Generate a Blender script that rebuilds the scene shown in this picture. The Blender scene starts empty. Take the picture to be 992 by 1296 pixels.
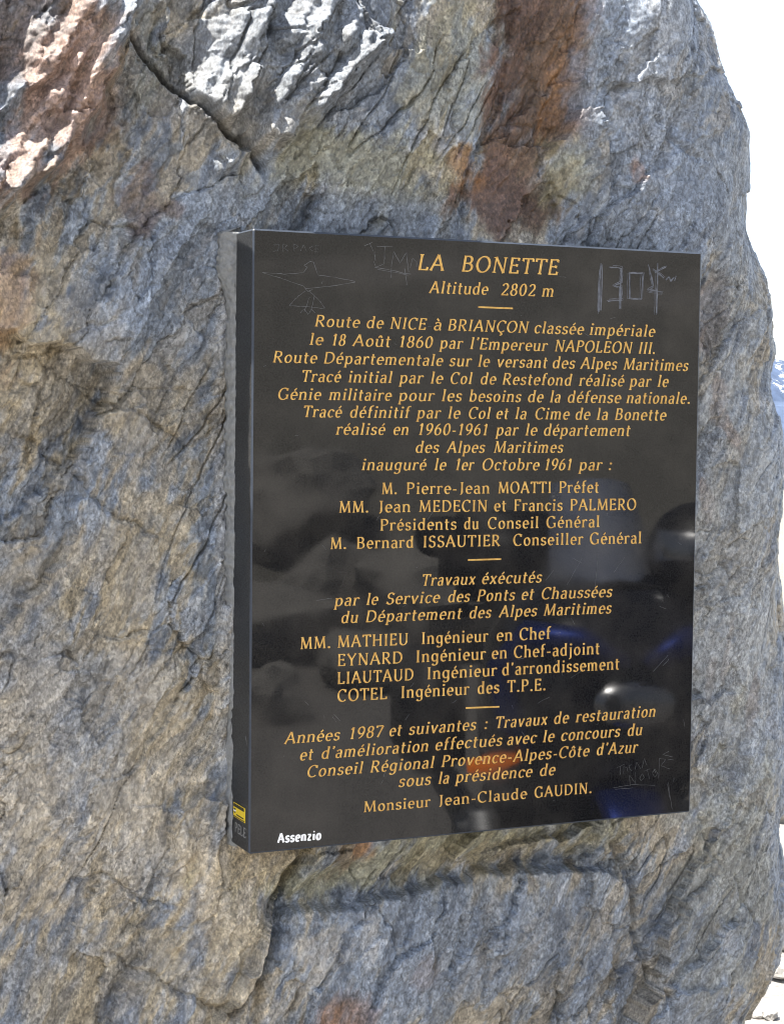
import bpy, bmesh, math, random
import numpy as np
from mathutils import Matrix, Vector
SC = bpy.context.scene
COL = SC.collection
R_ = math.radians
rng = random.Random(7)

# ------------------------------------------------------------------ camera
W_, H_, D_ = 0.6723, 0.80, 0.0629           # slab width, height, thickness (m); its front lies in the plane y = 0
ZC = 1.4257                                  # height of the slab's centre
CAM = np.array([-1.12316, -2.17917, 1.6])
BW = np.array([[0.91166081, -0.41079142, 0.01117894],
               [-0.0130756, -0.05618627, -0.99833468],
               [0.41073542, 0.90999644, -0.05659417]])   # world -> (right, down, forward)
FPX = 2300.0
cd = bpy.data.cameras.new('camera')
cam = bpy.data.objects.new('camera', cd)
COL.objects.link(cam)
m3 = Matrix((BW[0], -BW[1], -BW[2])).transposed()
cam.matrix_world = Matrix.Translation(Vector(CAM)) @ m3.to_4x4()
cd.sensor_fit = 'VERTICAL'
cd.sensor_height = 24
cd.lens = 24 * FPX / 1296
cd.clip_start = 0.05
cd.clip_end = 20000
SC.camera = cam

# ------------------------------------------------------------------ light
SUN = np.array([-0.42, 0.10, 0.90]); SUN /= np.linalg.norm(SUN)
world = bpy.data.worlds.new('World')
SC.world = world
world.use_nodes = True
wn = world.node_tree
bg = wn.nodes['Background']
sky = wn.nodes.new('ShaderNodeTexSky')
sky.sky_type = 'NISHITA'
sky.sun_disc = False
sky.sun_elevation = math.asin(SUN[2])
sky.sun_rotation = math.atan2(SUN[0], SUN[1])
sky.altitude = 400
sky.air_density = 1.0
sky.dust_density = 1.5
sky.ozone_density = 1.0
# a bright, thinly veiled mountain sky: the clear sky mixed with white high haze
veil = wn.nodes.new('ShaderNodeMix')
veil.data_type = 'RGBA'
veil.inputs[0].default_value = 0.45
veil.inputs[7].default_value = (5.0, 5.2, 5.7, 1)
wn.links.new(sky.outputs[0], veil.inputs[6])
wn.links.new(veil.outputs[2], bg.inputs[0])
bg.inputs[1].default_value = 0.10
sl = bpy.data.lights.new('sun', 'SUN')
sl.energy = 5.0
sl.angle = R_(0.53)
sl.color = (1.0, 0.95, 0.87)
so = bpy.data.objects.new('sun', sl)
COL.objects.link(so)
so.rotation_euler = Vector(SUN).to_track_quat('Z', 'Y').to_euler()
SC.view_settings.view_transform = 'Standard'
SC.view_settings.look = 'None'
SC.cycles.filter_width = 1.0
SC.view_settings.gamma = 1.0
SC.view_settings.exposure = 1.6


# ------------------------------------------------------------------ helpers
def project(P):
    Q = (P - CAM) @ BW.T
    return FPX * Q[..., 0] / Q[..., 2] + 496, FPX * Q[..., 1] / Q[..., 2] + 648


def on_plane(px, py, axis=1, val=0.0):
    """Point of the plane (axis = val) that the photograph shows at px, py: used only to read positions off the photo."""
    d = BW.T @ np.array([(px - 496) / FPX, (py - 648) / FPX, 1.0])
    return CAM + d * ((val - CAM[axis]) / d[axis])


def face_xz(px, py, y=0.075):
    p = on_plane(px, py, 1, y)
    return p[0], p[2]


def mesh_obj(name, verts, faces, mats, parent=None, smooth=False):
    me = bpy.data.meshes.new(name)
    me.from_pydata([tuple(map(float, v)) for v in verts], [], [tuple(f) for f in faces])
    for m in (mats if isinstance(mats, (list, tuple)) else [mats]):
        me.materials.append(m)
    if smooth:
        me.polygons.foreach_set('use_smooth', [True] * len(me.polygons))
    me.update()
    o = bpy.data.objects.new(name, me)
    COL.objects.link(o)
    if parent is not None:
        o.parent = parent
    return o


def grid_obj(name, P, mat, closed_u=False, col=None, parent=None):
    """P: (rows, cols, 3) array -> smooth quad grid."""
    nr, nc = P.shape[:2]
    idx = np.arange(nr * nc).reshape(nr, nc)
    if closed_u:
        a = idx; b = np.roll(idx, -1, 1)
        q = np.stack([a[:-1], b[:-1], b[1:], a[1:]], -1).reshape(-1, 4)
    else:
        q = np.stack([idx[:-1, :-1], idx[:-1, 1:], idx[1:, 1:], idx[1:, :-1]], -1).reshape(-1, 4)
    me = bpy.data.meshes.new(name)
    me.vertices.add(nr * nc)
    me.vertices.foreach_set('co', P.reshape(-1).astype(np.float32))
    n = len(q)
    me.loops.add(n * 4)
    me.loops.foreach_set('vertex_index', q.reshape(-1).astype(np.int32))
    me.polygons.add(n)
    me.polygons.foreach_set('loop_start', (np.arange(n) * 4).astype(np.int32))
    me.polygons.foreach_set('use_smooth', np.ones(n, bool))
    me.update(calc_edges=True)
    if col is not None:
        at = me.color_attributes.new('tint', 'FLOAT_COLOR', 'POINT')
        c4 = np.ones((nr * nc, 4), np.float32)
        c4[:, :3] = col.reshape(-1, 3)
        at.data.foreach_set('color', c4.reshape(-1))
    me.materials.append(mat)
    o = bpy.data.objects.new(name, me)
    COL.objects.link(o)
    if parent is not None:
        o.parent = parent
    return o


def empty(name, loc, label, cat, rz=0.0, group=None):
    o = bpy.data.objects.new(name, None)
    COL.objects.link(o)
    o.location = loc
    o.rotation_euler = (0, 0, rz)
    tag(o, label, cat, group)
    return o


def tag(o, label, cat, group=None, kind=None):
    if label: o['label'] = label
    if cat: o['category'] = cat
    if group: o['group'] = group
    if kind: o['kind'] = kind
    return o


# numpy noise
_prng = np.random.RandomState(11)
_perm = _prng.permutation(512).astype(np.int64)
_ga = _prng.rand(512) * 2 * np.pi
_gx, _gy = np.cos(_ga), np.sin(_ga)


def _h(i, j, s):
    return _perm[(_perm[(i + s * 37) & 511] + j * 3 + s * 101) & 511]


def pn(x, y, s=0):
    xi = np.floor(x).astype(np.int64); yi = np.floor(y).astype(np.int64)
    xf = x - xi; yf = y - yi
    u = xf * xf * xf * (xf * (xf * 6 - 15) + 10); v = yf * yf * yf * (yf * (yf * 6 - 15) + 10)

    def g(a, b):
        h = _h(xi + a, yi + b, s)
        return _gx[h] * (xf - a) + _gy[h] * (yf - b)
    n0 = g(0, 0) * (1 - u) + g(1, 0) * u
    n1 = g(0, 1) * (1 - u) + g(1, 1) * u
    return (n0 * (1 - v) + n1 * v) * 1.5


def fbm(x, y, o=4, s=0, gain=0.5):
    t = 0; a = 1.0
    for k in range(o):
        t = t + a * pn(x * 2 ** k, y * 2 ** k, s + k)
        a *= gain
    return t


def worley(x, y, s=0):
    xi = np.floor(x).astype(np.int64); yi = np.floor(y).astype(np.int64)
    f1 = np.full(x.shape, 9.0); f2 = np.full(x.shape, 9.0)
    hid = np.zeros(x.shape, np.int64); dx1 = np.zeros(x.shape); dy1 = np.zeros(x.shape)
    for a in (-1, 0, 1):
        for b in (-1, 0, 1):
            h = _h(xi + a, yi + b, s)
            px = xi + a + 0.1 + 0.8 * (h / 512.0)
            py = yi + b + 0.1 + 0.8 * (_perm[(h * 7 + 13) & 511] / 512.0)
            dx = x - px; dy = y - py
            d = np.sqrt(dx * dx + dy * dy)
            near = d < f1
            f2 = np.where(near, f1, np.minimum(f2, d))
            f1 = np.where(near, d, f1)
            hid = np.where(near, h, hid); dx1 = np.where(near, dx, dx1); dy1 = np.where(near, dy, dy1)
    return f1, f2, hid, dx1, dy1


def facets(x, y, s=0, tilt=1.0, step=0.5):
    """Chipped, tilted plates: value per point, and distance to the plate's rim."""
    f1, f2, h, dx, dy = worley(x, y, s)
    r1 = _perm[(h + 5) & 511] / 256.0 - 1; r2 = _perm[(h + 77) & 511] / 256.0 - 1; r3 = _perm[(h + 191) & 511] / 256.0 - 1
    return step * r3 + tilt * (r1 * dx + r2 * dy), f2 - f1, r3


def sstep(a, b, x):
    t = np.clip((x - a) / (b - a), 0, 1)
    return t * t * (3 - 2 * t)


# ------------------------------------------------------------------ materials
def new_mat(name):
    m = bpy.data.materials.new(name)
    m.use_nodes = True
    nt = m.node_tree
    return m, nt, nt.nodes['Principled BSDF']


def N(nt, t, **kw):
    n = nt.nodes.new(t)
    for k, v in kw.items():
        if k.startswith('i_'):
            n.inputs[k[2:].replace('_', ' ')].default_value = v
        else:
            setattr(n, k, v)
    return n


def plain(name, col, rough=0.5, metal=0.0, spec=0.5, var=0.25, scale=40.0, coat=0.0, bump=0.0):
    m, nt, b = new_mat(name)
    tc = N(nt, 'ShaderNodeTexCoord')
    no = N(nt, 'ShaderNodeTexNoise', i_Scale=scale, i_Detail=5.0)
    nt.links.new(tc.outputs['Object'], no.inputs['Vector'])
    mx = N(nt, 'ShaderNodeMix', data_type='RGBA')
    mx.inputs[6].default_value = tuple(c * (1 - var) for c in col) + (1,)
    mx.inputs[7].default_value = tuple(min(1, c * (1 + var)) for c in col) + (1,)
    nt.links.new(no.outputs['Fac'], mx.inputs[0])
    nt.links.new(mx.outputs[2], b.inputs['Base Color'])
    b.inputs['Roughness'].default_value = rough
    b.inputs['Metallic'].default_value = metal
    b.inputs['Specular IOR Level'].default_value = spec
    b.inputs['Coat Weight'].default_value = coat
    b.inputs['Coat Roughness'].default_value = 0.03
    if bump:
        bp = N(nt, 'ShaderNodeBump', i_Strength=1.0, i_Distance=bump)
        nt.links.new(no.outputs['Fac'], bp.inputs['Height'])
        nt.links.new(bp.outputs[0], b.inputs['Normal'])
    return m


def rock_material():
    m, nt, b = new_mat('schist')
    L = nt.links.new
    at = N(nt, 'ShaderNodeAttribute', attribute_name='tint')
    tc = N(nt, 'ShaderNodeTexCoord')
    mp = N(nt, 'ShaderNodeMapping')
    mp.inputs['Rotation'].default_value = (0, R_(28), 0)
    mp.inputs['Scale'].default_value = (1, 1, 0.7)
    L(tc.outputs['Object'], mp.inputs['Vector'])
    n1 = N(nt, 'ShaderNodeTexNoise', i_Scale=300.0, i_Detail=5.0, i_Roughness=0.8)
    n2 = N(nt, 'ShaderNodeTexNoise', i_Scale=75.0, i_Detail=4.0, i_Roughness=0.65)
    n3 = N(nt, 'ShaderNodeTexVoronoi', i_Scale=300.0)
    for n in (n1, n2, n3): L(mp.outputs[0], n.inputs['Vector'])
    r1 = N(nt, 'ShaderNodeMapRange'); L(n1.outputs['Fac'], r1.inputs['Value'])
    r1.inputs[1].default_value = 0.34; r1.inputs[2].default_value = 0.68; r1.inputs[3].default_value = 0.45; r1.inputs[4].default_value = 1.6
    r2 = N(nt, 'ShaderNodeMapRange'); L(n2.outputs['Fac'], r2.inputs['Value'])
    r2.inputs[1].default_value = 0.3; r2.inputs[2].default_value = 0.7; r2.inputs[3].default_value = 0.72; r2.inputs[4].default_value = 1.28
    nz = N(nt, 'ShaderNodeTexNoise', i_Scale=9.0, i_Detail=4.0, i_Roughness=0.6); L(tc.outputs['Object'], nz.inputs['Vector'])
    rz = N(nt, 'ShaderNodeMapRange'); L(nz.outputs['Fac'], rz.inputs['Value']); rz.inputs[1].default_value = 0.36; rz.inputs[2].default_value = 0.62; rz.inputs[3].default_value = 0.30; rz.inputs[4].default_value = 1.0
    mz = N(nt, 'ShaderNodeMix', data_type='FLOAT'); L(rz.outputs[0], mz.inputs[0]); mz.inputs[2].default_value = 1.0; L(r1.outputs[0], mz.inputs[3])
    mu = N(nt, 'ShaderNodeMath', operation='MULTIPLY'); L(mz.outputs[0], mu.inputs[0]); L(r2.outputs[0], mu.inputs[1])
    sep = N(nt, 'ShaderNodeSeparateColor'); L(n3.outputs['Color'], sep.inputs[0])
    r3 = N(nt, 'ShaderNodeMapRange'); L(sep.outputs[0], r3.inputs['Value']); r3.inputs[3].default_value = 0.72; r3.inputs[4].default_value = 1.28
    mv = N(nt, 'ShaderNodeMath', operation='MULTIPLY'); L(mu.outputs[0], mv.inputs[0]); L(r3.outputs[0], mv.inputs[1])
    vm = N(nt, 'ShaderNodeVectorMath', operation='SCALE'); L(at.outputs['Color'], vm.inputs[0]); L(mv.outputs[0], vm.inputs['Scale'])
    L(vm.outputs[0], b.inputs['Base Color'])
    rg = N(nt, 'ShaderNodeMapRange'); L(sep.outputs[2], rg.inputs['Value']); rg.inputs[3].default_value = 0.33; rg.inputs[4].default_value = 0.68
    L(rg.outputs[0], b.inputs['Roughness'])
    b.inputs['Specular IOR Level'].default_value = 0.5
    bp = N(nt, 'ShaderNodeBump', i_Distance=0.0016); L(n1.outputs['Fac'], bp.inputs['Height']); L(rz.outputs[0], bp.inputs['Strength'])
    bp2 = N(nt, 'ShaderNodeBump', i_Strength=0.7, i_Distance=0.0010); L(sep.outputs[1], bp2.inputs['Height']); L(bp.outputs[0], bp2.inputs['Normal'])
    L(bp2.outputs[0], b.inputs['Normal'])
    return m


def slab_material(front=True):
    m, nt, b = new_mat('polished_black_granite' if front else 'honed_black_granite')
    L = nt.links.new
    tc = N(nt, 'ShaderNodeTexCoord')
    n1 = N(nt, 'ShaderNodeTexNoise', i_Scale=420.0, i_Detail=4.0, i_Roughness=0.7)
    n2 = N(nt, 'ShaderNodeTexNoise', i_Scale=9.0, i_Detail=7.0, i_Roughness=0.62)
    n3 = N(nt, 'ShaderNodeTexNoise', i_Scale=26.0, i_Detail=5.0, i_Roughness=0.6)
    for n in (n1, n2, n3): L(tc.outputs['Object'], n.inputs['Vector'])
    c1 = N(nt, 'ShaderNodeValToRGB')
    c1.color_ramp.elements[0].position = 0.35; c1.color_ramp.elements[0].color = (0.004, 0.004, 0.005, 1)
    c1.color_ramp.elements[1].position = 0.75; c1.color_ramp.elements[1].color = (0.022, 0.022, 0.022, 1) if front else (0.075, 0.079, 0.083, 1)
    L(n1.outputs['Fac'], c1.inputs[0])
    # dusty film and smudges
    c2 = N(nt, 'ShaderNodeValToRGB')
    c2.color_ramp.elements[0].position = 0.42; c2.color_ramp.elements[0].color = (0, 0, 0, 1)
    c2.color_ramp.elements[1].position = 0.72; c2.color_ramp.elements[1].color = (1, 1, 1, 1)
    L(n2.outputs['Fac'], c2.inputs[0])
    ml = N(nt, 'ShaderNodeMath', operation='MULTIPLY'); L(c2.outputs[0], ml.inputs[0]); L(n3.outputs['Fac'], ml.inputs[1])
    ms = N(nt, 'ShaderNodeMath', operation='MULTIPLY_ADD'); L(ml.outputs[0], ms.inputs[0]); ms.inputs[1].default_value = 0.18; ms.inputs[2].default_value = 0.0
    mx = N(nt, 'ShaderNodeMix', data_type='RGBA'); L(ms.outputs[0], mx.inputs[0]); L(c1.outputs[0], mx.inputs[6])
    mx.inputs[7].default_value = (0.22, 0.20, 0.17, 1)
    L(mx.outputs[2], b.inputs['Base Color'])
    rr = N(nt, 'ShaderNodeMapRange'); L(ml.outputs[0], rr.inputs['Value'])
    rr.inputs[3].default_value = 0.018 if front else 0.42; rr.inputs[4].default_value = 0.13 if front else 0.5
    L(rr.outputs[0], b.inputs['Roughness'])
    b.inputs['IOR'].default_value = 1.43 if front else 1.32
    return m


def gold_material():
    m, nt, b = new_mat('gold_paint')
    L = nt.links.new
    tc = N(nt, 'ShaderNodeTexCoord')
    n = N(nt, 'ShaderNodeTexNoise', i_Scale=160.0, i_Detail=4.0)
    L(tc.outputs['Object'], n.inputs['Vector'])
    c = N(nt, 'ShaderNodeValToRGB')
    c.color_ramp.elements[0].position = 0.3; c.color_ramp.elements[0].color = (0.50, 0.265, 0.06, 1)
    c.color_ramp.elements[1].position = 0.65; c.color_ramp.elements[1].color = (0.74, 0.47, 0.13, 1)
    L(n.outputs['Fac'], c.inputs[0])
    L(c.outputs[0], b.inputs['Base Color'])
    b.inputs['Metallic'].default_value = 0.35
    b.inputs['Roughness'].default_value = 0.42
    return m


def ground_material():
    m, nt, b = new_mat('gravel_and_grass')
    L = nt.links.new
    tc = N(nt, 'ShaderNodeTexCoord')
    n1 = N(nt, 'ShaderNodeTexNoise', i_Scale=0.22, i_Detail=6.0, i_Roughness=0.6)
    n2 = N(nt, 'ShaderNodeTexNoise', i_Scale=28.0, i_Detail=8.0, i_Roughness=0.75)
    n3 = N(nt, 'ShaderNodeTexVoronoi', i_Scale=22.0)
    for n in (n1, n2, n3): L(tc.outputs['Object'], n.inputs['Vector'])
    g = N(nt, 'ShaderNodeValToRGB')
    g.color_ramp.elements[0].position = 0.3; g.color_ramp.elements[0].color = (0.21, 0.20, 0.19, 1)
    g.color_ramp.elements[1].position = 0.7; g.color_ramp.elements[1].color = (0.46, 0.43, 0.39, 1)
    L(n2.outputs['Fac'], g.inputs[0])
    gr = N(nt, 'ShaderNodeValToRGB')
    gr.color_ramp.elements[0].position = 0.35; gr.color_ramp.elements[0].color = (0.16, 0.155, 0.13, 1)
    gr.color_ramp.elements[1].position = 0.7; gr.color_ramp.elements[1].color = (0.32, 0.30, 0.265, 1)
    L(n2.outputs['Fac'], gr.inputs[0])
    # grass away from the worn, gravelled flat: distance from the rock, broken up by noise
    ln = N(nt, 'ShaderNodeVectorMath', operation='LENGTH'); L(tc.outputs['Object'], ln.inputs[0])
    mr = N(nt, 'ShaderNodeMapRange'); L(ln.outputs['Value'], mr.inputs['Value'])
    mr.inputs[1].default_value = 4.5; mr.inputs[2].default_value = 11.0; mr.inputs[3].default_value = -0.28; mr.inputs[4].default_value = 0.12
    ad = N(nt, 'ShaderNodeMath', operation='ADD'); L(mr.outputs[0], ad.inputs[0]); L(n1.outputs['Fac'], ad.inputs[1])
    cr = N(nt, 'ShaderNodeMapRange'); L(ad.outputs[0], cr.inputs['Value'])
    cr.inputs[1].default_value = 0.46; cr.inputs[2].default_value = 0.58
    mx = N(nt, 'ShaderNodeMix', data_type='RGBA'); L(cr.outputs[0], mx.inputs[0]); L(g.outputs[0], mx.inputs[6]); L(gr.outputs[0], mx.inputs[7])
    L(mx.outputs[2], b.inputs['Base Color'])
    b.inputs['Roughness'].default_value = 0.9
    bp = N(nt, 'ShaderNodeBump', i_Strength=0.8, i_Distance=0.03); L(n2.outputs['Fac'], bp.inputs['Height'])
    L(bp.outputs[0], b.inputs['Normal'])
    return m


def mountain_material():
    m, nt, b = new_mat('haze_blue_rock_and_snow')
    L = nt.links.new
    tc = N(nt, 'ShaderNodeTexCoord')
    n1 = N(nt, 'ShaderNodeTexNoise', i_Scale=0.009, i_Detail=9.0, i_Roughness=0.65)
    n2 = N(nt, 'ShaderNodeTexNoise', i_Scale=0.03, i_Detail=7.0, i_Roughness=0.7)
    for n in (n1, n2): L(tc.outputs['Object'], n.inputs['Vector'])
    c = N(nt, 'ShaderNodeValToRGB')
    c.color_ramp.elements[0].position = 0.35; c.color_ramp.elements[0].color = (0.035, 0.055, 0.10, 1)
    c.color_ramp.elements[1].position = 0.65; c.color_ramp.elements[1].color = (0.07, 0.105, 0.18, 1)  # distant haze is painted in: its blue is mixed into the rock colour
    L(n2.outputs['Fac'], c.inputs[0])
    sp = N(nt, 'ShaderNodeSeparateXYZ'); L(tc.outputs['Object'], sp.inputs[0])
    hz = N(nt, 'ShaderNodeMapRange'); L(sp.outputs[2], hz.inputs['Value'])
    hz.inputs[1].default_value = -60.0; hz.inputs[2].default_value = 160.0; hz.inputs[3].default_value = -0.20; hz.inputs[4].default_value = 0.05
    ad = N(nt, 'ShaderNodeMath', operation='ADD'); L(hz.outputs[0], ad.inputs[0]); L(n1.outputs['Fac'], ad.inputs[1])
    cr = N(nt, 'ShaderNodeMapRange'); L(ad.outputs[0], cr.inputs['Value']); cr.inputs[1].default_value = 0.52; cr.inputs[2].default_value = 0.56
    mx = N(nt, 'ShaderNodeMix', data_type='RGBA'); L(cr.outputs[0], mx.inputs[0]); L(c.outputs[0], mx.inputs[6])
    mx.inputs[7].default_value = (0.85, 0.87, 0.90, 1)
    L(mx.outputs[2], b.inputs['Base Color'])
    b.inputs['Roughness'].default_value = 0.9
    return m


M_ROCK = rock_material()
M_FRONT, M_SIDE = slab_material(True), slab_material(False)
M_GOLD = gold_material()
M_RIM = plain('cut_edge_shade', (0.055, 0.032, 0.016), 0.7, var=0.6, scale=200)  # brown outline painted as edge shade, so the flat letters look cut
M_MORTAR = plain('grey_mortar', (0.25, 0.255, 0.25), 0.9, var=0.55, scale=130, bump=0.004)
M_SCRATCH = plain('scratched_granite', (0.105, 0.107, 0.11), 0.8, var=0.7, scale=150)
M_CHALK = plain('chalky_scratch', (0.12, 0.128, 0.15), 0.8, var=0.8, scale=170)
M_YELLOW = plain('yellow_vinyl', (0.85, 0.62, 0.02), 0.35, var=0.05)
M_INK = plain('black_ink', (0.03, 0.03, 0.02), 0.5)
M_WHITE = plain('white_vinyl', (0.86, 0.86, 0.86), 0.4, var=0.03)
M_GREYINK = plain('grey_engraving', (0.22, 0.22, 0.21), 0.8)
M_CHAMFER = plain('ground_granite_edge', (0.032, 0.042, 0.06), 0.5, var=0.4, scale=300)
M_GROUND = ground_material()
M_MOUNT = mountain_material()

# ------------------------------------------------------------------ the ground, the hill and the mountains
def build_ground():
    ang = np.linspace(0, 2 * np.pi, 220, endpoint=False)
    rad = np.concatenate([[0.0, 0.6], np.geomspace(1.2, 7000, 150)])
    A, Rr = np.meshgrid(ang, rad)
    X = np.cos(A) * Rr; Y = np.sin(A) * Rr
    # behind the photographer (towards -y) the flat ends at a scree slope; away from the rock the pass falls to a valley
    back = sstep(0.1, 0.7, -np.sin(A))
    Z = back * (0.27 * np.clip(Rr - 9, 0, 160) * sstep(9, 16, Rr) + 0.05 * np.clip(Rr - 169, 0, 1200))
    Z -= (1 - back) * 0.06 * np.clip(Rr - 45, 0, 2500)
    Z += fbm(X / 5, Y / 5, 4, 3) * 0.25 * sstep(7, 20, Rr) + fbm(X / 40, Y / 40, 4, 5) * 2.0 * sstep(20, 120, Rr)
    Z += fbm(X / 0.7, Y / 0.7, 3, 9) * 0.02 * sstep(0.5, 3, Rr) * (1 - sstep(20, 40, Rr))
    o = grid_obj('ground', np.stack([X, Y, Z], -1), M_GROUND, closed_u=True)
    tag(o, None, None, kind='structure')


def build_mountains():
    # a ridge 2.6 km off across the valley
    th = np.linspace(R_(-10), R_(190), 420)
    t = np.linspace(0, 1, 70)
    TH, T = np.meshgrid(th, t)
    r = 2100 + 900 * T
    X = np.cos(TH) * r; Y = np.sin(TH) * r
    crest = 95 + 75 * pn(TH * 3.1, TH * 0 + 0.3, 4) + 60 * pn(TH * 9, TH * 0 + 2.3, 6) + 22 * pn(TH * 31, TH * 0, 8)
    prof = -190 + (crest + 190) * T ** 0.9
    Z = prof + (fbm(X / 260, Y / 260, 6, 2, 0.55) * 55) * (0.25 + 0.75 * np.sin(np.pi * np.clip(T * .93, 0, 1)))
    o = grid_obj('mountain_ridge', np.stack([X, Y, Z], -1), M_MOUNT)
    tag(o, None, None, kind='structure')


build_ground()
build_mountains()

# ------------------------------------------------------------------ the standing rock
STEP = 0.0016
RR = 0.17                                    # radius of the right-hand corner
Y0 = 0.078                                   # depth of the rock's face behind the slab's front
SIL = [(560, -900), (700, -620), (800, -330), (848, -120), (880, 0), (893, 40), (905, 78), (930, 122), (946, 165), (955, 250), (958, 285), (966, 330),
       (976, 372), (977, 402), (971, 470), (969, 490), (975, 525), (986, 570), (990, 610), (993, 700), (993, 800), (990, 860), (985, 890),
       (984, 930), (985, 1000), (978, 1040), (985, 1080), (991, 1130), (986, 1180), (978, 1212), (965, 1240), (952, 1262), (943, 1280), (938, 1300),
       (920, 1380), (905, 1500), (910, 1700), (935, 1950), (960, 2150)]


def P2(*pts):
    return [face_xz(a, b) for a, b in pts]


def seg_dist(S, Z, pts):
    """distance to a polyline, with position along it (0..1) and the side sign"""
    best = np.full(S.shape, 9.0); tt = np.zeros(S.shape); sg = np.zeros(S.shape)
    n = len(pts) - 1
    for k in range(n):
        ax, az = pts[k]; bx, bz = pts[k + 1]
        dx, dz = bx - ax, bz - az
        L2 = dx * dx + dz * dz
        t = np.clip(((S - ax) * dx + (Z - az) * dz) / L2, 0, 1)
        d = np.hypot(S - ax - t * dx, Z - az - t * dz)
        m = d < best
        best = np.where(m, d, best)
        tt = np.where(m, (k + t) / n, tt)
        sg = np.where(m, np.sign((S - ax) * dz - (Z - az) * dx), sg)   # + : right of the direction of travel
    return best, tt, sg


def window(S, Z, pts, pad):
    xs = [p[0] for p in pts]; zs = [p[1] for p in pts]
    return (S > min(xs) - pad) & (S < max(xs) + pad) & (Z > min(zs) - pad) & (Z < max(zs) + pad)


def apply_feat(Hh, S, Z, pts, pad, fn):
    m = window(S, Z, pts, pad)
    if m.any():
        Hh[m] += fn(S[m], Z[m])


def crack(Hh, S, Z, px, width, depth, step=0.0, reach=0.05, wob=1.0):
    """a fissure; 'step' lifts the ground on its right-hand side, fading over 'reach'"""
    pts = P2(*px)

    def fn(s, z):
        ws = s + 0.006 * wob * pn(s * 40, z * 40, 21) + 0.0025 * wob * pn(s * 150, z * 150, 22)
        wz = z + 0.006 * wob * pn(s * 40, z * 40, 23) + 0.0025 * wob * pn(s * 150, z * 150, 24)
        d, t, sg = seg_dist(ws, wz, pts)
        env = sstep(0, 0.12, t) * (1 - sstep(0.85, 1, t))
        return -depth * env * np.exp(-(d / width) ** 2) + step * env * np.where(sg > 0, np.exp(-d / reach), 0)
    apply_feat(Hh, S, Z, pts, max(0.1, reach * 3), fn)


def wedge(Hh, S, Z, px, L, A, side=-1, drop=0.012, rough=0.5):
    """a crest line; on one side the surface leans away from it over L (it faces up and left), on the other it drops steeply"""
    pts = P2(*px)

    def fn(s, z):
        ws = s + 0.008 * pn(s * 28, z * 28, 31) + 0.003 * pn(s * 110, z * 110, 32)
        wz = z + 0.008 * pn(s * 28, z * 28, 33) + 0.003 * pn(s * 110, z * 110, 34)
        d, t, sg = seg_dist(ws, wz, pts)
        u_, v_ = s * .47 + z * .883, -s * .883 + z * .47
        env = sstep(0, 0.15, t) * (1 - sstep(0.85, 1, t)) * (1 + rough * (0.6 * pn(s * 30, z * 30, 35) + 1.1 * pn(u_ * 9, v_ * 55, 36)))
        on = sg * side > 0
        return A * env * np.where(on, np.clip(1 - d / L, 0, 1), np.clip(1 - d / drop, 0, 1) ** 1.5)
    apply_feat(Hh, S, Z, pts, L * 1.6 + 0.02, fn)


def blob(Hh, S, Z, c, rx, ry, rot, amp, p=2.0):
    """raised or sunk ellipse (centre and radii in photo pixels)"""
    cx, cz = face_xz(*c); k = 0.00112
    ca, sa = math.cos(R_(rot)), math.sin(R_(rot))

    def fn(s, z):
        u = ((s - cx) * ca + (z - cz) * sa) / (rx * k); v = (-(s - cx) * sa + (z - cz) * ca) / (ry * k)
        return amp * np.exp(-(u * u + v * v) ** (p / 2))
    apply_feat(Hh, S, Z, [(cx, cz)], max(rx, ry) * k * 2.2, fn)


def lit_poly(S, Z, px):
    """soft inside mask of a polygon given in photo pixels"""
    pts = P2(*px)
    ins = np.zeros(S.shape, bool)
    n = len(pts)
    for i in range(n):
        x1, z1 = pts[i]; x2, z2 = pts[(i + 1) % n]
        if z1 == z2: continue
        c = ((z1 > Z) != (z2 > Z)) & (S < (x2 - x1) * (Z - z1) / (z2 - z1) + x1)
        ins ^= c
    return ins


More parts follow.
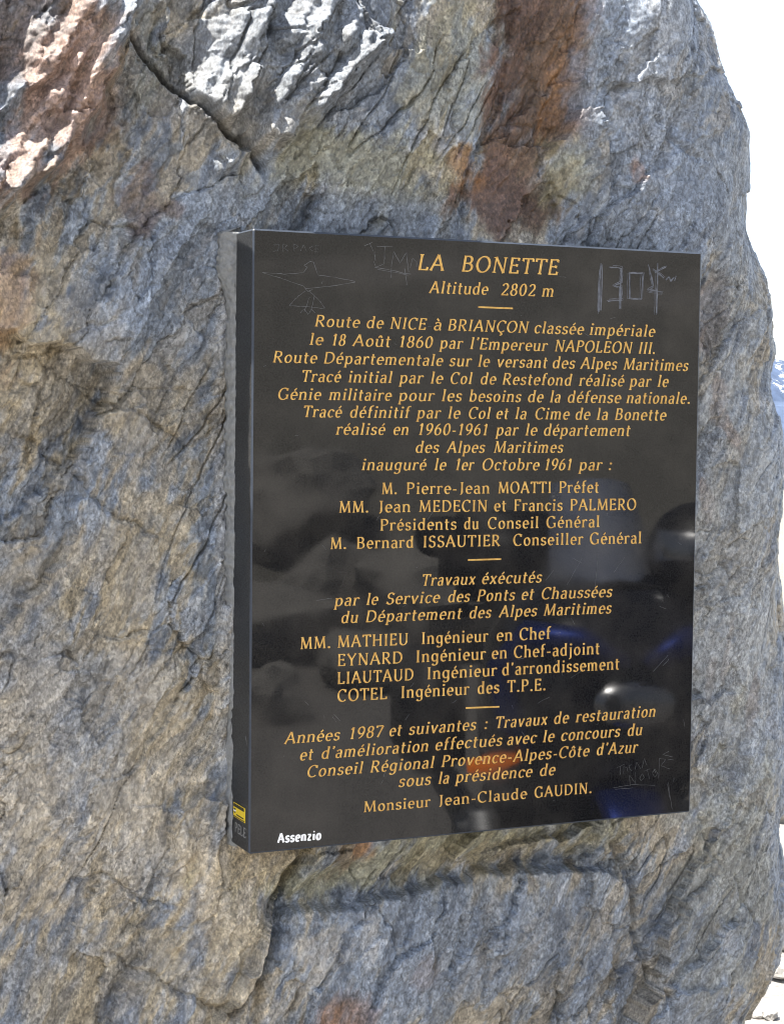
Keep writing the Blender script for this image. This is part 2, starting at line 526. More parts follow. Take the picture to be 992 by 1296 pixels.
def build_rock():
    zs = np.concatenate([np.arange(-0.12, 0.62, 0.02), np.arange(0.62, 2.26, STEP), np.arange(2.26, 3.02, 0.02)])
    nz = len(zs)
    # right edge per row, so that the turning corner is seen where the photo shows the rock's outline
    sx = np.array([face_xz(a, b, 0.15)[1] for a, b in SIL]); so_ = np.argsort(sx)
    sil_z = sx[so_]; sil_p = np.array([a for a, b in SIL], float)[so_]
    want = np.interp(zs, sil_z, sil_p)
    th = R_(56)
    xr = np.full(nz, 0.35)
    lean = np.where(zs > 2.0, 0.04 * (zs - 2.0), 0) + np.where(zs > 2.2, 0.55 * (zs - 2.2), 0) + np.where(zs < 0.8, 0.22 * (0.8 - zs) ** 1.5, 0) * 0.6
    for _ in range(6):
        pt = np.stack([xr + RR * math.sin(th), Y0 + lean + RR * (1 - math.cos(th)), zs], -1)
        px, _py = project(pt)
        xr += (want - px) * 0.00115
    # ring columns
    xl = -1.55
    tl = np.concatenate([np.linspace(0, 1, 30, endpoint=False) * (0.70 - xl * 0) * 0 + np.linspace(xl, -0.70, 30, endpoint=False), np.arange(-0.70, 0.36, STEP)])
    tl = (tl - xl) / (tl[-1] + STEP - xl)                # 0..1 along the front
    nf = len(tl)
    nth = int(RR * R_(95) / STEP)
    tha = np.linspace(0, R_(95), nth)
    S = np.zeros((nz, nf + nth)); X = np.zeros_like(S); Y = np.zeros_like(S); NX = np.zeros_like(S); NY = np.zeros_like(S)
    S[:, :nf] = xl + (xr[:, None] - xl) * tl[None]
    X[:, :nf] = S[:, :nf]; Y[:, :nf] = Y0; NX[:, :nf] = 0; NY[:, :nf] = -1
    S[:, nf:] = xr[:, None] + RR * tha[None]
    X[:, nf:] = xr[:, None] + RR * np.sin(tha)[None]; Y[:, nf:] = Y0 + RR * (1 - np.cos(tha))[None]
    NX[:, nf:] = np.sin(tha)[None]; NY[:, nf:] = -np.cos(tha)[None]
    Zg = np.repeat(zs[:, None], S.shape[1], 1)
    Y += lean[:, None]
    # the left end bends away from the viewer, out of the picture
    Y += 0.9 * np.clip(-0.85 - X, 0, 1) ** 1.6

    # ---- relief (metres, positive towards the viewer)
    a = R_(62)                                            # the foliation runs up to the right
    ca, sa = math.cos(a), math.sin(a)
    wS = S + 0.02 * pn(S * 5, Zg * 5, 41) + 0.004 * pn(S * 22, Zg * 22, 42)
    wZ = Zg + 0.02 * pn(S * 5, Zg * 5, 43) + 0.004 * pn(S * 22, Zg * 22, 44)
    U = wS * ca + wZ * sa                                 # along the grain
    V = -wS * sa + wZ * ca                                # across it
    jU = U + 0.0016 * pn(S * 260, Zg * 260, 45) + 0.004 * pn(S * 70, Zg * 70, 47); jV = V + 0.0013 * pn(S * 260, Zg * 260, 46) + 0.003 * pn(S * 70, Zg * 70, 48)
    Hh = 0.014 * fbm(S * 2.6, Zg * 2.6, 3, 51)
    edge = 1 - 0.55 * sstep(-0.03, 0.04, S - xr[:, None])
    # broad broken planes, then plates, then chips; wide areas stay nearly plain
    kU = U + 0.012 * pn(S * 30, Zg * 30, 49) + 0.003 * pn(S * 120, Zg * 120, 50); kV = V + 0.008 * pn(S * 30, Zg * 30, 69) + 0.003 * pn(S * 120, Zg * 120, 70)
    f0, e0, i0 = facets(kU * 2.3, kV * 5.0, 53, 1.0, 0.16); Hh += 0.040 * f0 * (1 - 0.8 * sstep(-0.08, 0.05, S - xr[:, None]))
    f, e, i1 = facets(kU * 5.2, kV * 12, 52, 1.0, 0.30); Hh += 0.013 * f * edge
    zone = sstep(-.30, .45, pn(S * 5, Zg * 5, 59) + 0.4 * pn(S * 15, Zg * 15, 60))
    q1 = face_xz(360, 80); q2 = face_xz(80, 150)
    zone = zone + 1.3 * np.exp(-((S - q1[0]) ** 2 + (Zg - q1[1]) ** 2) / 0.13 ** 2) + 1.3 * np.exp(-((S - q2[0]) ** 2 + (Zg - q2[1]) ** 2) / 0.14 ** 2)
    f2, e2, i2 = facets(jU * 15, jV * 40, 55, 1.1, 0.5); Hh += 0.0046 * f2 * edge * (0.30 + 0.9 * zone)
    f3, e3, i3 = facets(jU * 50, jV * 95, 58, 1.2, 0.5); Hh += 0.0013 * f3 * (0.45 + 0.9 * zone)
    f4, e4, i4 = facets(jU * 130, jV * 180, 62, 1.2, 0.5); Hh += 0.0007 * f4 * (0.6 + 0.6 * zone)
    Hh += 0.0016 * fbm(U * 14, V * 60, 3, 61)
    Hh += 0.011 * fbm(kU * 2.0, kV * 6.5, 2, 93)
    # open partings along the grain, and seams between the plates
    gate = sstep(0.18, 0.6, pn(S * 4.2, Zg * 4.2, 67))
    par = 1 - np.abs(pn(U * 3.5, V * 26, 66) + 0.05 * pn(S * 60, Zg * 60, 64)) * 2
    Hh -= 0.012 * np.clip(par - 0.92, 0, 1) / 0.08 * gate
    gate2 = sstep(0.22, 0.6, pn(S * 6 + 3, Zg * 6, 68))
    Hh -= 0.004 * (1 - sstep(0.0, 0.08, e2)) * gate2 + 0.005 * (1 - sstep(0.0, 0.035, e)) * sstep(-0.1, 0.3, pn(S * 5 + 9, Zg * 5, 65))

    G = (S, Zg)
    # upper left: the sunlit ledge, its bright rim, the shaded blocks
    wedge(Hh, *G, [(-60, 275), (20, 235), (75, 200), (118, 135), (155, 50), (170, -60)], 0.13, 0.100, -1, 0.028, 0.18)
    wedge(Hh, *G, [(-30, 165), (30, 118), (78, 75), (108, 32), (165, -30)], 0.024, 0.022, -1, 0.012, 0.15)
    wedge(Hh, *G, [(-10, 262), (10, 240), (40, 210)], 0.020, 0.012, -1, 0.012)
    blob(Hh, *G, (70, 60), 230, 230, 0, -0.062, 3)
    blob(Hh, *G, (230, 250), 70, 70, 0, -0.012, 3)
    # diagonal fissure; the block below it stands forward
    crack(Hh, *G, [(120, -90), (165, -5), (190, 50), (222, 95), (262, 138), (292, 170), (318, 192), (345, 238)], 0.0045, 0.030, 0.014, 0.07, 0.35)
    crack(Hh, *G, [(420, -60), (300, -30), (215, 60), (235, 30)], 0.004, 0.008, 0, 0.05)
    # sunlit leaning facets right of the fissure
    wedge(Hh, *G, [(268, 160), (300, 122), (322, 60), (345, -30)], 0.075, 0.050, -1, 0.02, 0.28)
    wedge(Hh, *G, [(308, 190), (345, 178), (388, 128), (450, 66), (480, 50)], 0.105, 0.066, -1, 0.03, 0.28)
    wedge(Hh, *G, [(338, 140), (365, 95), (400, 30), (430, -40)], 0.045, 0.026, -1, 0.02, 0.35)
    wedge(Hh, *G, [(272, 216), (296, 200), (325, 188)], 0.024, 0.014, -1, 0.015, 0.4)
    # shaded block under the fissure
    wedge(Hh, *G, [(170, 250), (205, 190), (240, 120)], 0.018, 0.010, 1, 0.02)
    blob(Hh, *G, (235, 150), 26, 48, -25, 0.010, 3)
    blob(Hh, *G, (190, 85), 30, 40, -20, 0.012, 3)
    # stained trough right of centre
    blob(Hh, *G, (690, 60), 60, 190, -8, -0.020, 3)
    blob(Hh, *G, (650, 240), 75, 60, 10, -0.016, 2.5)
    crack(Hh, *G, [(655, -40), (648, 60), (640, 120), (600, 200), (585, 260), (588, 300)], 0.006, 0.010, 0, 0.03)
    crack(Hh, *G, [(745, -20), (735, 60), (700, 150), (680, 230)], 0.006, 0.008, 0, 0.03)
    wedge(Hh, *G, [(560, 190), (590, 120), (640, 40), (650, -20)], 0.05, 0.010, 1, 0.02)
    blob(Hh, *G, (790, 180), 45, 90, -15, 0.012, 2.5)
    blob(Hh, *G, (540, 190), 60, 50, 20, 0.010, 2.5)
    crack(Hh, *G, [(840, 95), (838, 150), (860, 185), (905, 210)], 0.004, 0.006, 0, 0.03)
    # right of the slab
    blob(Hh, *G, (912, 400), 22, 75, -5, -0.018, 3)
    crack(Hh, *G, [(905, 330), (900, 400), (893, 470), (897, 520)], 0.004, 0.008, 0, 0.03)
    crack(Hh, *G, [(870, 1000), (885, 1035), (900, 1075), (912, 1100)], 0.003, 0.005, 0, 0.03)
    crack(Hh, *G, [(925, 1100), (950, 1150), (975, 1180)], 0.0025, 0.005, 0, 0.03)
    crack(Hh, *G, [(960, 1010), (978, 1030), (985, 1060)], 0.003, 0.006, 0, 0.03)
    crack(Hh, *G, [(965, 1165), (935, 1225), (905, 1300)], 0.003, 0.006, 0.004, 0.03)
    # left field: hairline cracks and shallow steps
    crack(Hh, *G, [(0, 445), (60, 448), (85, 425), (160, 395)], 0.003, 0.005, 0, 0.03)
    crack(Hh, *G, [(90, 489), (150, 492), (200, 493), (255, 492)], 0.0016, 0.004, 0, 0.02, 0.25)
    crack(Hh, *G, [(140, 480), (170, 512), (215, 545), (265, 575)], 0.0025, 0.005, 0, 0.02)
    crack(Hh, *G, [(0, 545), (45, 560), (95, 600), (125, 640), (165, 660), (225, 690)], 0.0035, 0.007, 0.004, 0.03)
    crack(Hh, *G, [(70, 425), (68, 470), (50, 540), (30, 610)], 0.0035, 0.006, 0.004, 0.03)
    wedge(Hh, *G, [(-20, 640), (30, 700), (60, 760), (90, 830), (110, 880)], 0.05, 0.010, -1, 0.015)
    crack(Hh, *G, [(60, 800), (90, 830), (112, 880)], 0.004, 0.006, 0, 0.02)
    crack(Hh, *G, [(180, 830), (140, 960), (160, 1010)], 0.0025, 0.003, 0, 0.02)
    # lower left: broken ledge
    crack(Hh, *G, [(60, 1165), (90, 1120), (140, 1110), (185, 1145), (240, 1150)], 0.003, 0.006, 0.003, 0.03)
    crack(Hh, *G, [(130, 1210), (200, 1240), (260, 1270), (310, 1285)], 0.004, 0.008, 0.004, 0.03)
    blob(Hh, *G, (275, 1170), 48, 75, 8, 0.016, 4)
    # deep cleft left of the lower block
    crack(Hh, *G, [(392, 1070), (372, 1100), (352, 1150), (330, 1205), (316, 1245), (300, 1262), (270, 1290)], 0.0065, 0.042, 0.020, 0.06, 0.5)
    crack(Hh, *G, [(325, 1225), (318, 1250), (312, 1320)], 0.010, 0.02, 0, 0.05, 0.5)
    # hollow under the slab, and the block that stands out below it
    blob(Hh, *G, (560, 1085), 230, 40, 4, -0.008, 4)
    blob(Hh, *G, (425, 1118), 46, 26, 20, -0.022, 2.5)
    blob(Hh, *G, (560, 1230), 260, 95, 0, 0.012, 5)
    wedge(Hh, *G, [(335, 1185), (365, 1150), (440, 1148), (520, 1132), (600, 1108), (690, 1098), (775, 1102), (800, 1120)], 0.065, -0.030, -1, 0.006, 0.25)
    wedge(Hh, *G, [(560, 1320), (580, 1220), (610, 1165)], 0.020, 0.008, 1, 0.012, 0.3)
    crack(Hh, *G, [(770, 1060), (795, 1090), (808, 1130), (812, 1180), (835, 1240), (858, 1310)], 0.005, 0.014, 0, 0.03, 0.6)
    crack(Hh, *G, [(590, 1150), (575, 1220), (565, 1300)], 0.004, 0.007, 0, 0.02)
    crack(Hh, *G, [(630, 1150), (618, 1220), (612, 1300)], 0.003, 0.006, 0, 0.02)
    crack(Hh, *G, [(372, 1215), (366, 1260), (362, 1300)], 0.004, 0.006, 0, 0.02)
    # keep the bed behind the slab clear of its faces
    inside = (np.abs(S) < W_ / 2 + 0.015) & (np.abs(Zg - ZC) < H_ / 2 + 0.01)
    cap = np.where(inside, Y0 - 0.056, 9)
    Hh = np.minimum(Hh, cap)

    # ---- colour of the stone, with a darker mix on the sunlit facets
    C = {'blue': (0.205, 0.235, 0.28), 'grey': (0.285, 0.295, 0.295), 'tan': (0.38, 0.315, 0.21), 'sand': (0.46, 0.39, 0.28), 'rust': (0.25, 0.125, 0.05),
         'brown': (0.12, 0.078, 0.052), 'plum': (0.105, 0.064, 0.05), 'pale': (0.55, 0.54, 0.52), 'slate': (0.11, 0.125, 0.15), 'pink': (0.31, 0.22, 0.18), 'olive': (0.26, 0.25, 0.17)}
    C = {k: np.array(v) for k, v in C.items()}
    col = np.broadcast_to(C['grey'], S.shape + (3,)).copy()

    def mix(c, w):
        col[:] = col + (C[c] - col) * np.clip(w, 0, 1)[..., None]
    n_a = fbm(S * 4, Zg * 4, 4, 71); n_b = fbm(U * 9, V * 30, 4, 75); n_c = fbm(U * 30, V * 90, 3, 79); n_d = fbm(S * 14, Zg * 14, 4, 83)
    # colour goes with the layers: each plate leans to one of the two stones, its rim broken by the grain
    lay = 0.55 * n_a + 0.30 * i1 + 0.22 * i2 + 0.55 * n_b + 0.35 * n_c
    mix('blue', sstep(-0.15, 0.25, lay) * 0.85)
    mix('tan', sstep(0.10, 0.40, -lay + 0.25 * n_d) * 0.6)
    mix('slate', sstep(0.35, 0.7, n_b + 0.5 * n_c) * 0.6)
    mix('pale', sstep(0.45, 0.8, n_d + 0.4 * n_c) * 0.25)

    def patch(c, px, rx, ry, rot, w, edge=0.9):
        cx, cz = face_xz(*px); k = 0.00112
        q, s_ = math.cos(R_(rot)), math.sin(R_(rot))
        m = window(S, Zg, [(cx, cz)], max(rx, ry) * k * 2.6)
        if not m.any(): return
        s, z = S[m] - cx, Zg[m] - cz
        d = np.hypot((s * q + z * s_) / (rx * k), (-s * s_ + z * q) / (ry * k))
        d = d + edge * (0.5 * n_d[m] + 0.45 * n_b[m] + 0.3 * n_c[m])
        ww = w * (1 - sstep(0.55, 1.25, d))
        col[m] = col[m] + (C[c] - col[m]) * np.clip(ww, 0, 1)[:, None]
    # broad zones
    patch('tan', (60, 480), 90, 130, 0, 0.6); patch('blue', (200, 400), 110, 90, 20, 0.6); patch('tan', (200, 520), 90, 60, 20, 0.5)
    patch('blue', (120, 640), 130, 40, 30, 0.4); patch('tan', (150, 700), 120, 60, 30, 0.4); patch('tan', (90, 900), 170, 220, 20, 0.3)
    patch('sand', (30, 1000), 70, 160, 0, 0.5); patch('sand', (150, 1080), 180, 90, 10, 0.45); patch('pale', (110, 1000), 120, 140, 20, 0.12); patch('sand', (215, 940), 70, 120, 20, 0.3)
    patch('blue', (100, 900), 60, 100, 20, 0.35); patch('sand', (285, 1150), 55, 75, 8, 0.75, 0.5); patch('tan', (140, 1240), 170, 80, 0, 0.5)
    patch('rust', (5, 380), 30, 90, -15, 0.45); patch('brown', (20, 50), 100, 80, 30, 0.75); patch('rust', (130, 130), 30, 60, 30, 0.4)
    patch('pink', (85, 130), 55, 140, -38, 0.85); patch('pink', (30, 220), 50, 40, -30, 0.6)
    patch('slate', (235, 110), 60, 120, -25, 0.45); patch('olive', (190, 60), 50, 60, 0, 0.35); patch('plum', (190, 235), 25, 40, -20, 0.55); patch('brown', (228, 262), 13, 13, 0, 0.6)
    patch('grey', (340, 80), 120, 120, -15, 0.6); patch('slate', (350, 90), 120, 120, -15, 0.5, 0.5)  # slate darkens the sunlit facets in colour, to tone down the sun on them
    patch('slate', (500, 60), 60, 100, 0, 0.5); patch('olive', (470, 220), 130, 50, 0, 0.6); patch('sand', (545, 190), 40, 60, 10, 0.4); patch('olive', (560, 100), 60, 120, -10, 0.45)
    patch('blue', (440, 270), 150, 30, 0, 0.6); patch('brown', (690, 60), 70, 220, -8, 1.0, 0.7); patch('plum', (665, 60), 38, 150, -10, 0.7); patch('rust', (725, 90), 22, 130, -14, 0.35)
    patch('brown', (655, 240), 75, 65, 0, 0.85); patch('plum', (640, 255), 50, 48, 0, 0.7); patch('rust', (585, 205), 22, 30, 30, 0.6); patch('olive', (715, 215), 40, 40, 0, 0.6)
    patch('blue', (800, 120), 70, 160, 0, 0.55); patch('blue', (860, 240), 100, 80, 0, 0.5); patch('rust', (808, 215), 12, 18, 0, 0.7); patch('pale', (820, 120), 50, 110, 0, 0.22); patch('pale', (850, 20), 40, 60, 0, 0.25)
    patch('plum', (915, 400), 24, 75, -5, 0.85); patch('rust', (902, 400), 14, 50, 0, 0.6); patch('rust', (930, 545), 10, 40, 30, 0.7); patch('rust', (922, 490), 12, 18, 0, 0.6)
    patch('rust', (895, 620), 10, 40, 15, 0.6); patch('rust', (960, 890), 8, 40, -15, 0.8); patch('rust', (922, 820), 6, 45, -6, 0.5); patch('rust', (902, 860), 6, 30, -6, 0.5)
    patch('grey', (930, 700), 110, 560, 0, 0.6); patch('blue', (900, 150), 130, 200, 0, 0.5); patch('grey', (930, 900), 90, 330, 0, 0.5); patch('olive', (930, 1100), 80, 160, 0, 0.25); patch('slate', (760, 1200), 200, 110, 0, 0.35)
    patch('olive', (560, 1080), 240, 36, 4, 0.75); patch('sand', (620, 1090), 120, 20, 4, 0.35); patch('brown', (440, 1075), 30, 30, 0, 0.6); patch('rust', (460, 1070), 16, 26, 0, 0.6)
    patch('rust', (425, 1280), 45, 32, 0, 0.7); patch('sand', (400, 1200), 40, 30, 0, 0.4); patch('rust', (540, 1230), 35, 25, 0, 0.35); patch('pale', (463, 1185), 14, 34, 4, 0.55, 0.5)
    patch('blue', (560, 1210), 230, 70, 0, 0.5); patch('sand', (310, 1270), 60, 30, 10, 0.4); patch('tan', (330, 1090), 60, 30, 10, 0.6)
    patch('pale', (286, 700), 10, 380, 0, 0.45, 0.5)
    # worn plate by plate
    col *= (1 + 0.16 * i3 + 0.12 * i2 + 0.10 * i1 + 0.14 * i4)[..., None]
    # darker along the rims of the fine plates, in broad patches
    col *= (1 - 0.5 * (1 - sstep(0.0, 0.10, e3)) * sstep(-0.1, 0.4, n_a + n_d))[..., None]
    lum = col.mean(-1, keepdims=True)
    col = np.clip((lum + 1.12 * (col - lum)) * 0.92, 0.015, 0.8)

    PX = X + NX * Hh; PY = Y + NY * Hh
    # close the ring round the back (never seen from the front): coarse
    nb = 26
    ends = np.stack([PX[:, -1], PY[:, -1]], -1); start = np.stack([PX[:, 0], PY[:, 0]], -1)
    wts = np.linspace(0, 1, nb + 2)[1:-1]
    bx = ends[:, None, 0] * (1 - wts) + start[:, None, 0] * wts
    by = ends[:, None, 1] * (1 - wts) + start[:, None, 1] * wts + 0.85 * np.sin(np.pi * wts) ** 0.6 + 0.05 * pn(wts[None] * 6 + zs[:, None] * 2, zs[:, None] * 3 + wts[None], 91)
    PX = np.concatenate([PX, bx], 1); PY = np.concatenate([PY, by], 1); Zf = np.repeat(zs[:, None], PX.shape[1], 1)
    col = np.concatenate([col, np.broadcast_to(C['grey'], bx.shape + (3,))], 1)
    # the top rounds over
    k = np.clip((zs - 2.3) / 0.74, 0, 1); sc = (1 - 0.92 * k ** 2)
    cx = -0.35 + 0 * zs; cy = 0.65 + 0 * zs
    PX = cx[:, None] + (PX - cx[:, None]) * sc[:, None]; PY = cy[:, None] + (PY - cy[:, None]) * sc[:, None]
    # a last ring pulled to one point closes the top
    PX = np.concatenate([PX, np.full((1, PX.shape[1]), -0.35)]); PY = np.concatenate([PY, np.full((1, PY.shape[1]), 0.65)]); Zf = np.concatenate([Zf, np.full((1, Zf.shape[1]), zs[-1] + 0.03)])
    col = np.concatenate([col, col[-1:]])
    o = grid_obj('standing_rock', np.stack([PX, PY, Zf], -1), M_ROCK, closed_u=True, col=col)
    tag(o, 'tall weathered grey and tan schist rock carrying the black granite memorial plaque', 'rock')
    return (S, Zg, PY[:-1, :S.shape[1]])


ROCK = build_rock()

# ------------------------------------------------------------------ lettering
GL = {
 'A': (.74, "l .04 0 .35 1;l .35 1 .69 0;l .16 .35 .57 .35;s .05 0 .08;s .67 0 .09"),
 'B': (.64, "l .12 1 .12 0;l .06 .97 .32 .97;c .30 .75 .20 .225 90 -90;l .11 .53 .32 .53;c .32 .275 .23 .25 90 -90;l .06 .03 .33 .03"),
 'C': (.68, "c .39 .5 .33 .50 48 312;l .61 .98 .60 .76"),
 'D': (.76, "l .12 1 .12 0;l .06 .97 .32 .97;c .32 .5 .36 .475 90 -90;l .06 .03 .32 .03"),
 'E': (.58, "l .12 1 .12 0;l .06 .97 .49 .97;l .11 .52 .42 .52;l .06 .03 .51 .03;l .49 .99 .48 .82;l .51 .01 .53 .20;l .42 .60 .42 .44"),
 'F': (.54, "l .12 1 .12 0;l .06 .97 .49 .97;l .11 .52 .40 .52;l .49 .99 .48 .82;s .12 0 .1"),
 'G': (.76, "c .39 .5 .33 .5 48 318;l .65 .42 .65 .05;s .63 .43 .1;l .61 .98 .60 .78"),
 'H': (.78, "l .13 1 .13 0;l .65 1 .65 0;l .13 .52 .65 .52;s .13 0 .1;s .13 1 .1;s .65 0 .1;s .65 1 .1"),
 'I': (.31, "l .155 1 .155 0;s .155 0 .11;s .155 1 .11"),
 'J': (.38, "l .23 1 .23 .12;c .08 .12 .15 .2 0 -80;s .23 1 .11"),
 'L': (.55, "l .12 1 .12 0;l .06 .03 .50 .03;l .50 .01 .52 .20;s .12 1 .11"),
 'M': (.94, "l .11 0 .16 1 .1;l .16 1 .46 .05;l .46 .05 .76 1 .09;l .76 1 .83 0;s .11 0 .09;s .83 0 .1;s .12 1 .06;s .81 1 .06"),
 'N': (.78, "l .13 0 .13 1 .1;l .12 1 .65 0;l .65 0 .65 1 .1;s .13 0 .1;s .65 1 .1;s .08 .99 .07"),
 'O': (.79, "c .395 .5 .335 .5 0 360"),
 'P': (.59, "l .12 1 .12 0;l .06 .97 .3 .97;c .3 .72 .23 .25 90 -90;l .11 .47 .3 .47;s .12 0 .11"),
 'R': (.67, "l .12 1 .12 0;l .06 .97 .3 .97;c .3 .73 .22 .24 90 -90;l .11 .49 .3 .49;l .29 .49 .60 0;s .12 0 .1;s .62 0 .06"),
 'S': (.55, "c .28 .745 .185 .235 40 270;c .28 .255 .205 .250 90 -145;l .45 .97 .44 .80;l .09 .03 .09 .22"),
 'T': (.63, "l .315 1 .315 0;l .03 .97 .60 .97;l .04 .99 .03 .80;l .59 .99 .60 .80;s .315 0 .11"),
 'U': (.76, "l .13 1 .13 .33;c .38 .33 .25 .33 180 360;l .63 .33 .63 1 .1;s .13 1 .1;s .63 1 .1"),
 'Y': (.66, "l .04 1 .33 .48;l .33 .48 .62 1;l .33 .5 .33 0;s .33 0 .11;s .06 1 .08;s .60 1 .08"),
 'a': (.50, "c .23 .49 .16 .185 158 0;l .39 .50 .39 .05;c .225 .19 .155 .19 70 312;l .27 .365 .39 .40;l .39 .05 .47 .01"),
 'b': (.56, "l .10 1.04 .10 0;s .05 1.03 .06;c .28 .34 .20 .33 142 -142"),
 'c': (.47, "c .27 .34 .20 .33 42 318;l .43 .64 .43 .52"),
 'd': (.58, "l .45 1.04 .45 0;s .41 1.03 .06;s .48 0 .06;c .27 .34 .20 .33 38 322"),
 'e': (.49, "c .26 .34 .195 .33 0 312;l .07 .36 .455 .36"),
 'f': (.35, "l .15 0 .15 .82;c .28 .82 .13 .21 180 55;l .03 .645 .31 .645;s .15 0 .11"),
 'g': (.55, "c .26 .36 .195 .31 38 322;l .445 .67 .445 -.08;c .25 -.08 .195 .22 0 -150;s .49 .65 .05"),
 'h': (.57, "l .10 1.04 .10 0;s .05 1.03 .06;c .285 .46 .17 .205 160 0;l .455 .47 .455 0;s .10 0 .1;s .455 0 .1"),
 'i': (.27, "l .135 .67 .135 0;s .09 .655 .06;s .135 0 .11;d .145 .92 .085"),
 'j': (.27, "l .15 .67 .15 -.12;c .03 -.12 .12 .18 0 -100;s .10 .655 .06;d .16 .92 .085"),
 'l': (.27, "l .135 1.04 .135 0;s .09 1.03 .06;s .135 0 .11"),
 'm': (.87, "l .10 .67 .10 0;s .06 .655 .06;c .255 .46 .155 .205 155 0;l .41 .47 .41 0;c .57 .46 .16 .205 155 0;l .73 .47 .73 0;s .10 0 .1;s .41 0 .09;s .73 0 .1"),
 'n': (.57, "l .10 .67 .10 0;s .06 .655 .06;c .285 .46 .17 .205 160 0;l .455 .47 .455 0;s .10 0 .1;s .455 0 .1"),
 'o': (.54, "c .27 .335 .20 .33 0 360"),
 'p': (.57, "l .11 .67 .11 -.32;s .06 .655 .06;c .29 .335 .20 .33 142 -142;s .11 -.31 .1"),
 'r': (.40, "l .10 .67 .10 0;s .06 .655 .06;c .28 .40 .18 .26 155 62;d .36 .60 .06;s .10 0 .11"),
 's': (.42, "c .21 .505 .135 .160 35 270;c .21 .170 .15 .165 90 -148;l .34 .65 .34 .54;l .07 .02 .07 .14"),
 't': (.36, "l .15 .90 .15 .15;c .265 .15 .115 .145 180 295;l .02 .645 .33 .645"),
 'u': (.57, "l .10 .67 .10 .20;c .275 .20 .175 .195 180 345;l .455 .67 .455 0;s .06 .655 .06;s .41 .655 .06;s .50 0 .06"),
 'v': (.52, "l .05 .67 .25 0;l .25 0 .46 .67;s .06 .66 .07;s .45 .66 .06"),
 'x': (.51, "l .06 .67 .45 0;l .06 0 .44 .67;s .07 .66 .06;s .43 .66 .06;s .07 0 .06;s .44 0 .06"),
 'z': (.46, "l .05 .64 .40 .64;l .40 .64 .06 .03;l .05 .03 .42 .03"),
 '0': (.56, "c .28 .5 .215 .49 0 360"), '1': (.44, "l .24 1 .24 0;l .25 .99 .09 .82;s .24 0 .11"),
 '2': (.56, "c .27 .73 .195 .255 165 -38;l .425 .58 .08 .04;l .06 .035 .50 .035;l .50 .01 .52 .15"),
 '6': (.56, "c .28 .31 .205 .30 0 360;c .46 .33 .385 .66 100 180"), '7': (.52, "l .05 .965 .49 .965;l .49 .96 .20 0;l .05 .99 .05 .82"),
 '8': (.56, "c .28 .745 .165 .235 0 360;c .28 .26 .205 .255 0 360"), '9': (.56, "c .28 .69 .205 .30 0 360;c .10 .67 .385 .66 -80 0"),
 '.': (.24, "d .12 .07 .09"), ':': (.24, "d .12 .08 .085;d .12 .58 .085"), '-': (.36, "l .05 .34 .31 .34 .1"),
 "'": (.20, "d .11 .97 .075;l .14 .96 .07 .80"),
}
ACC = {'é': ('e', "l .22 .80 .36 .99"), 'à': ('a', "l .13 .99 .27 .80"), 'ô': ('o', "l .15 .79 .27 .97;l .27 .97 .39 .79"), 'û': ('u', "l .16 .79 .28 .97;l .28 .97 .40 .79"),
       'Ç': ('C', "l .39 .02 .36 -.12;c .37 -.19 .09 .09 90 -120")}
for k_, (b_, a_) in ACC.items():
    GL[k_] = (GL[b_][0], GL[b_][1] + ';' + a_)


def strokes(ch, thick, thin, plainface=False):
    """the strokes of one letter as lists of (x, y, half width)"""
    out = []
    phi = R_(18)
    for cmd in GL[ch][1].split(';'):
        p = cmd.split(); k = p[0]; v = [float(q) for q in p[1:]]
        if k == 'l':
            x0, y0, x1, y1 = v[:4]
            an = math.atan2(y1 - y0, x1 - x0)
            w = v[4] if len(v) > 4 else thin + (thick - thin) * abs(math.sin(an - phi)) ** 1.8
            pts = []
            for t, fl in ((0, 1.22), (.12, 1.03), (.5, .94), (.88, 1.03), (1, 1.22)):
                pts.append((x0 + (x1 - x0) * t, y0 + (y1 - y0) * t, w / 2 * (1 if plainface else fl)))
            out.append(pts)
        elif k == 'c':
            cx, cy, rx, ry, a0, a1 = v
            n = max(5, int(abs(a1 - a0) / 18))
            pts = []
            for i in range(n + 1):
                a = R_(a0 + (a1 - a0) * i / n)
                dx, dy = -rx * math.sin(a), ry * math.cos(a)
                an = math.atan2(dy, dx)
                w = thin + (thick * 1.05 - thin) * abs(math.sin(an - phi)) ** 1.8
                pts.append((cx + rx * math.cos(a), cy + ry * math.sin(a), w / 2))
            out.append(pts)
        elif k == 's' and not plainface:
            x, y = v[:2]; h = v[2] if len(v) > 2 else .1
            yy = y + (.028 if y < .3 else -.028)
            out.append([(x - h, yy, thin * .42), (x + h, yy, thin * .42)])
        elif k == 'd':
            x, y, r = v
            out.append([(x - r, y, r * .45), (x - r * .6, y, r * .85), (x, y, r), (x + r * .6, y, r * .85), (x + r, y, r * .45)])
    return out


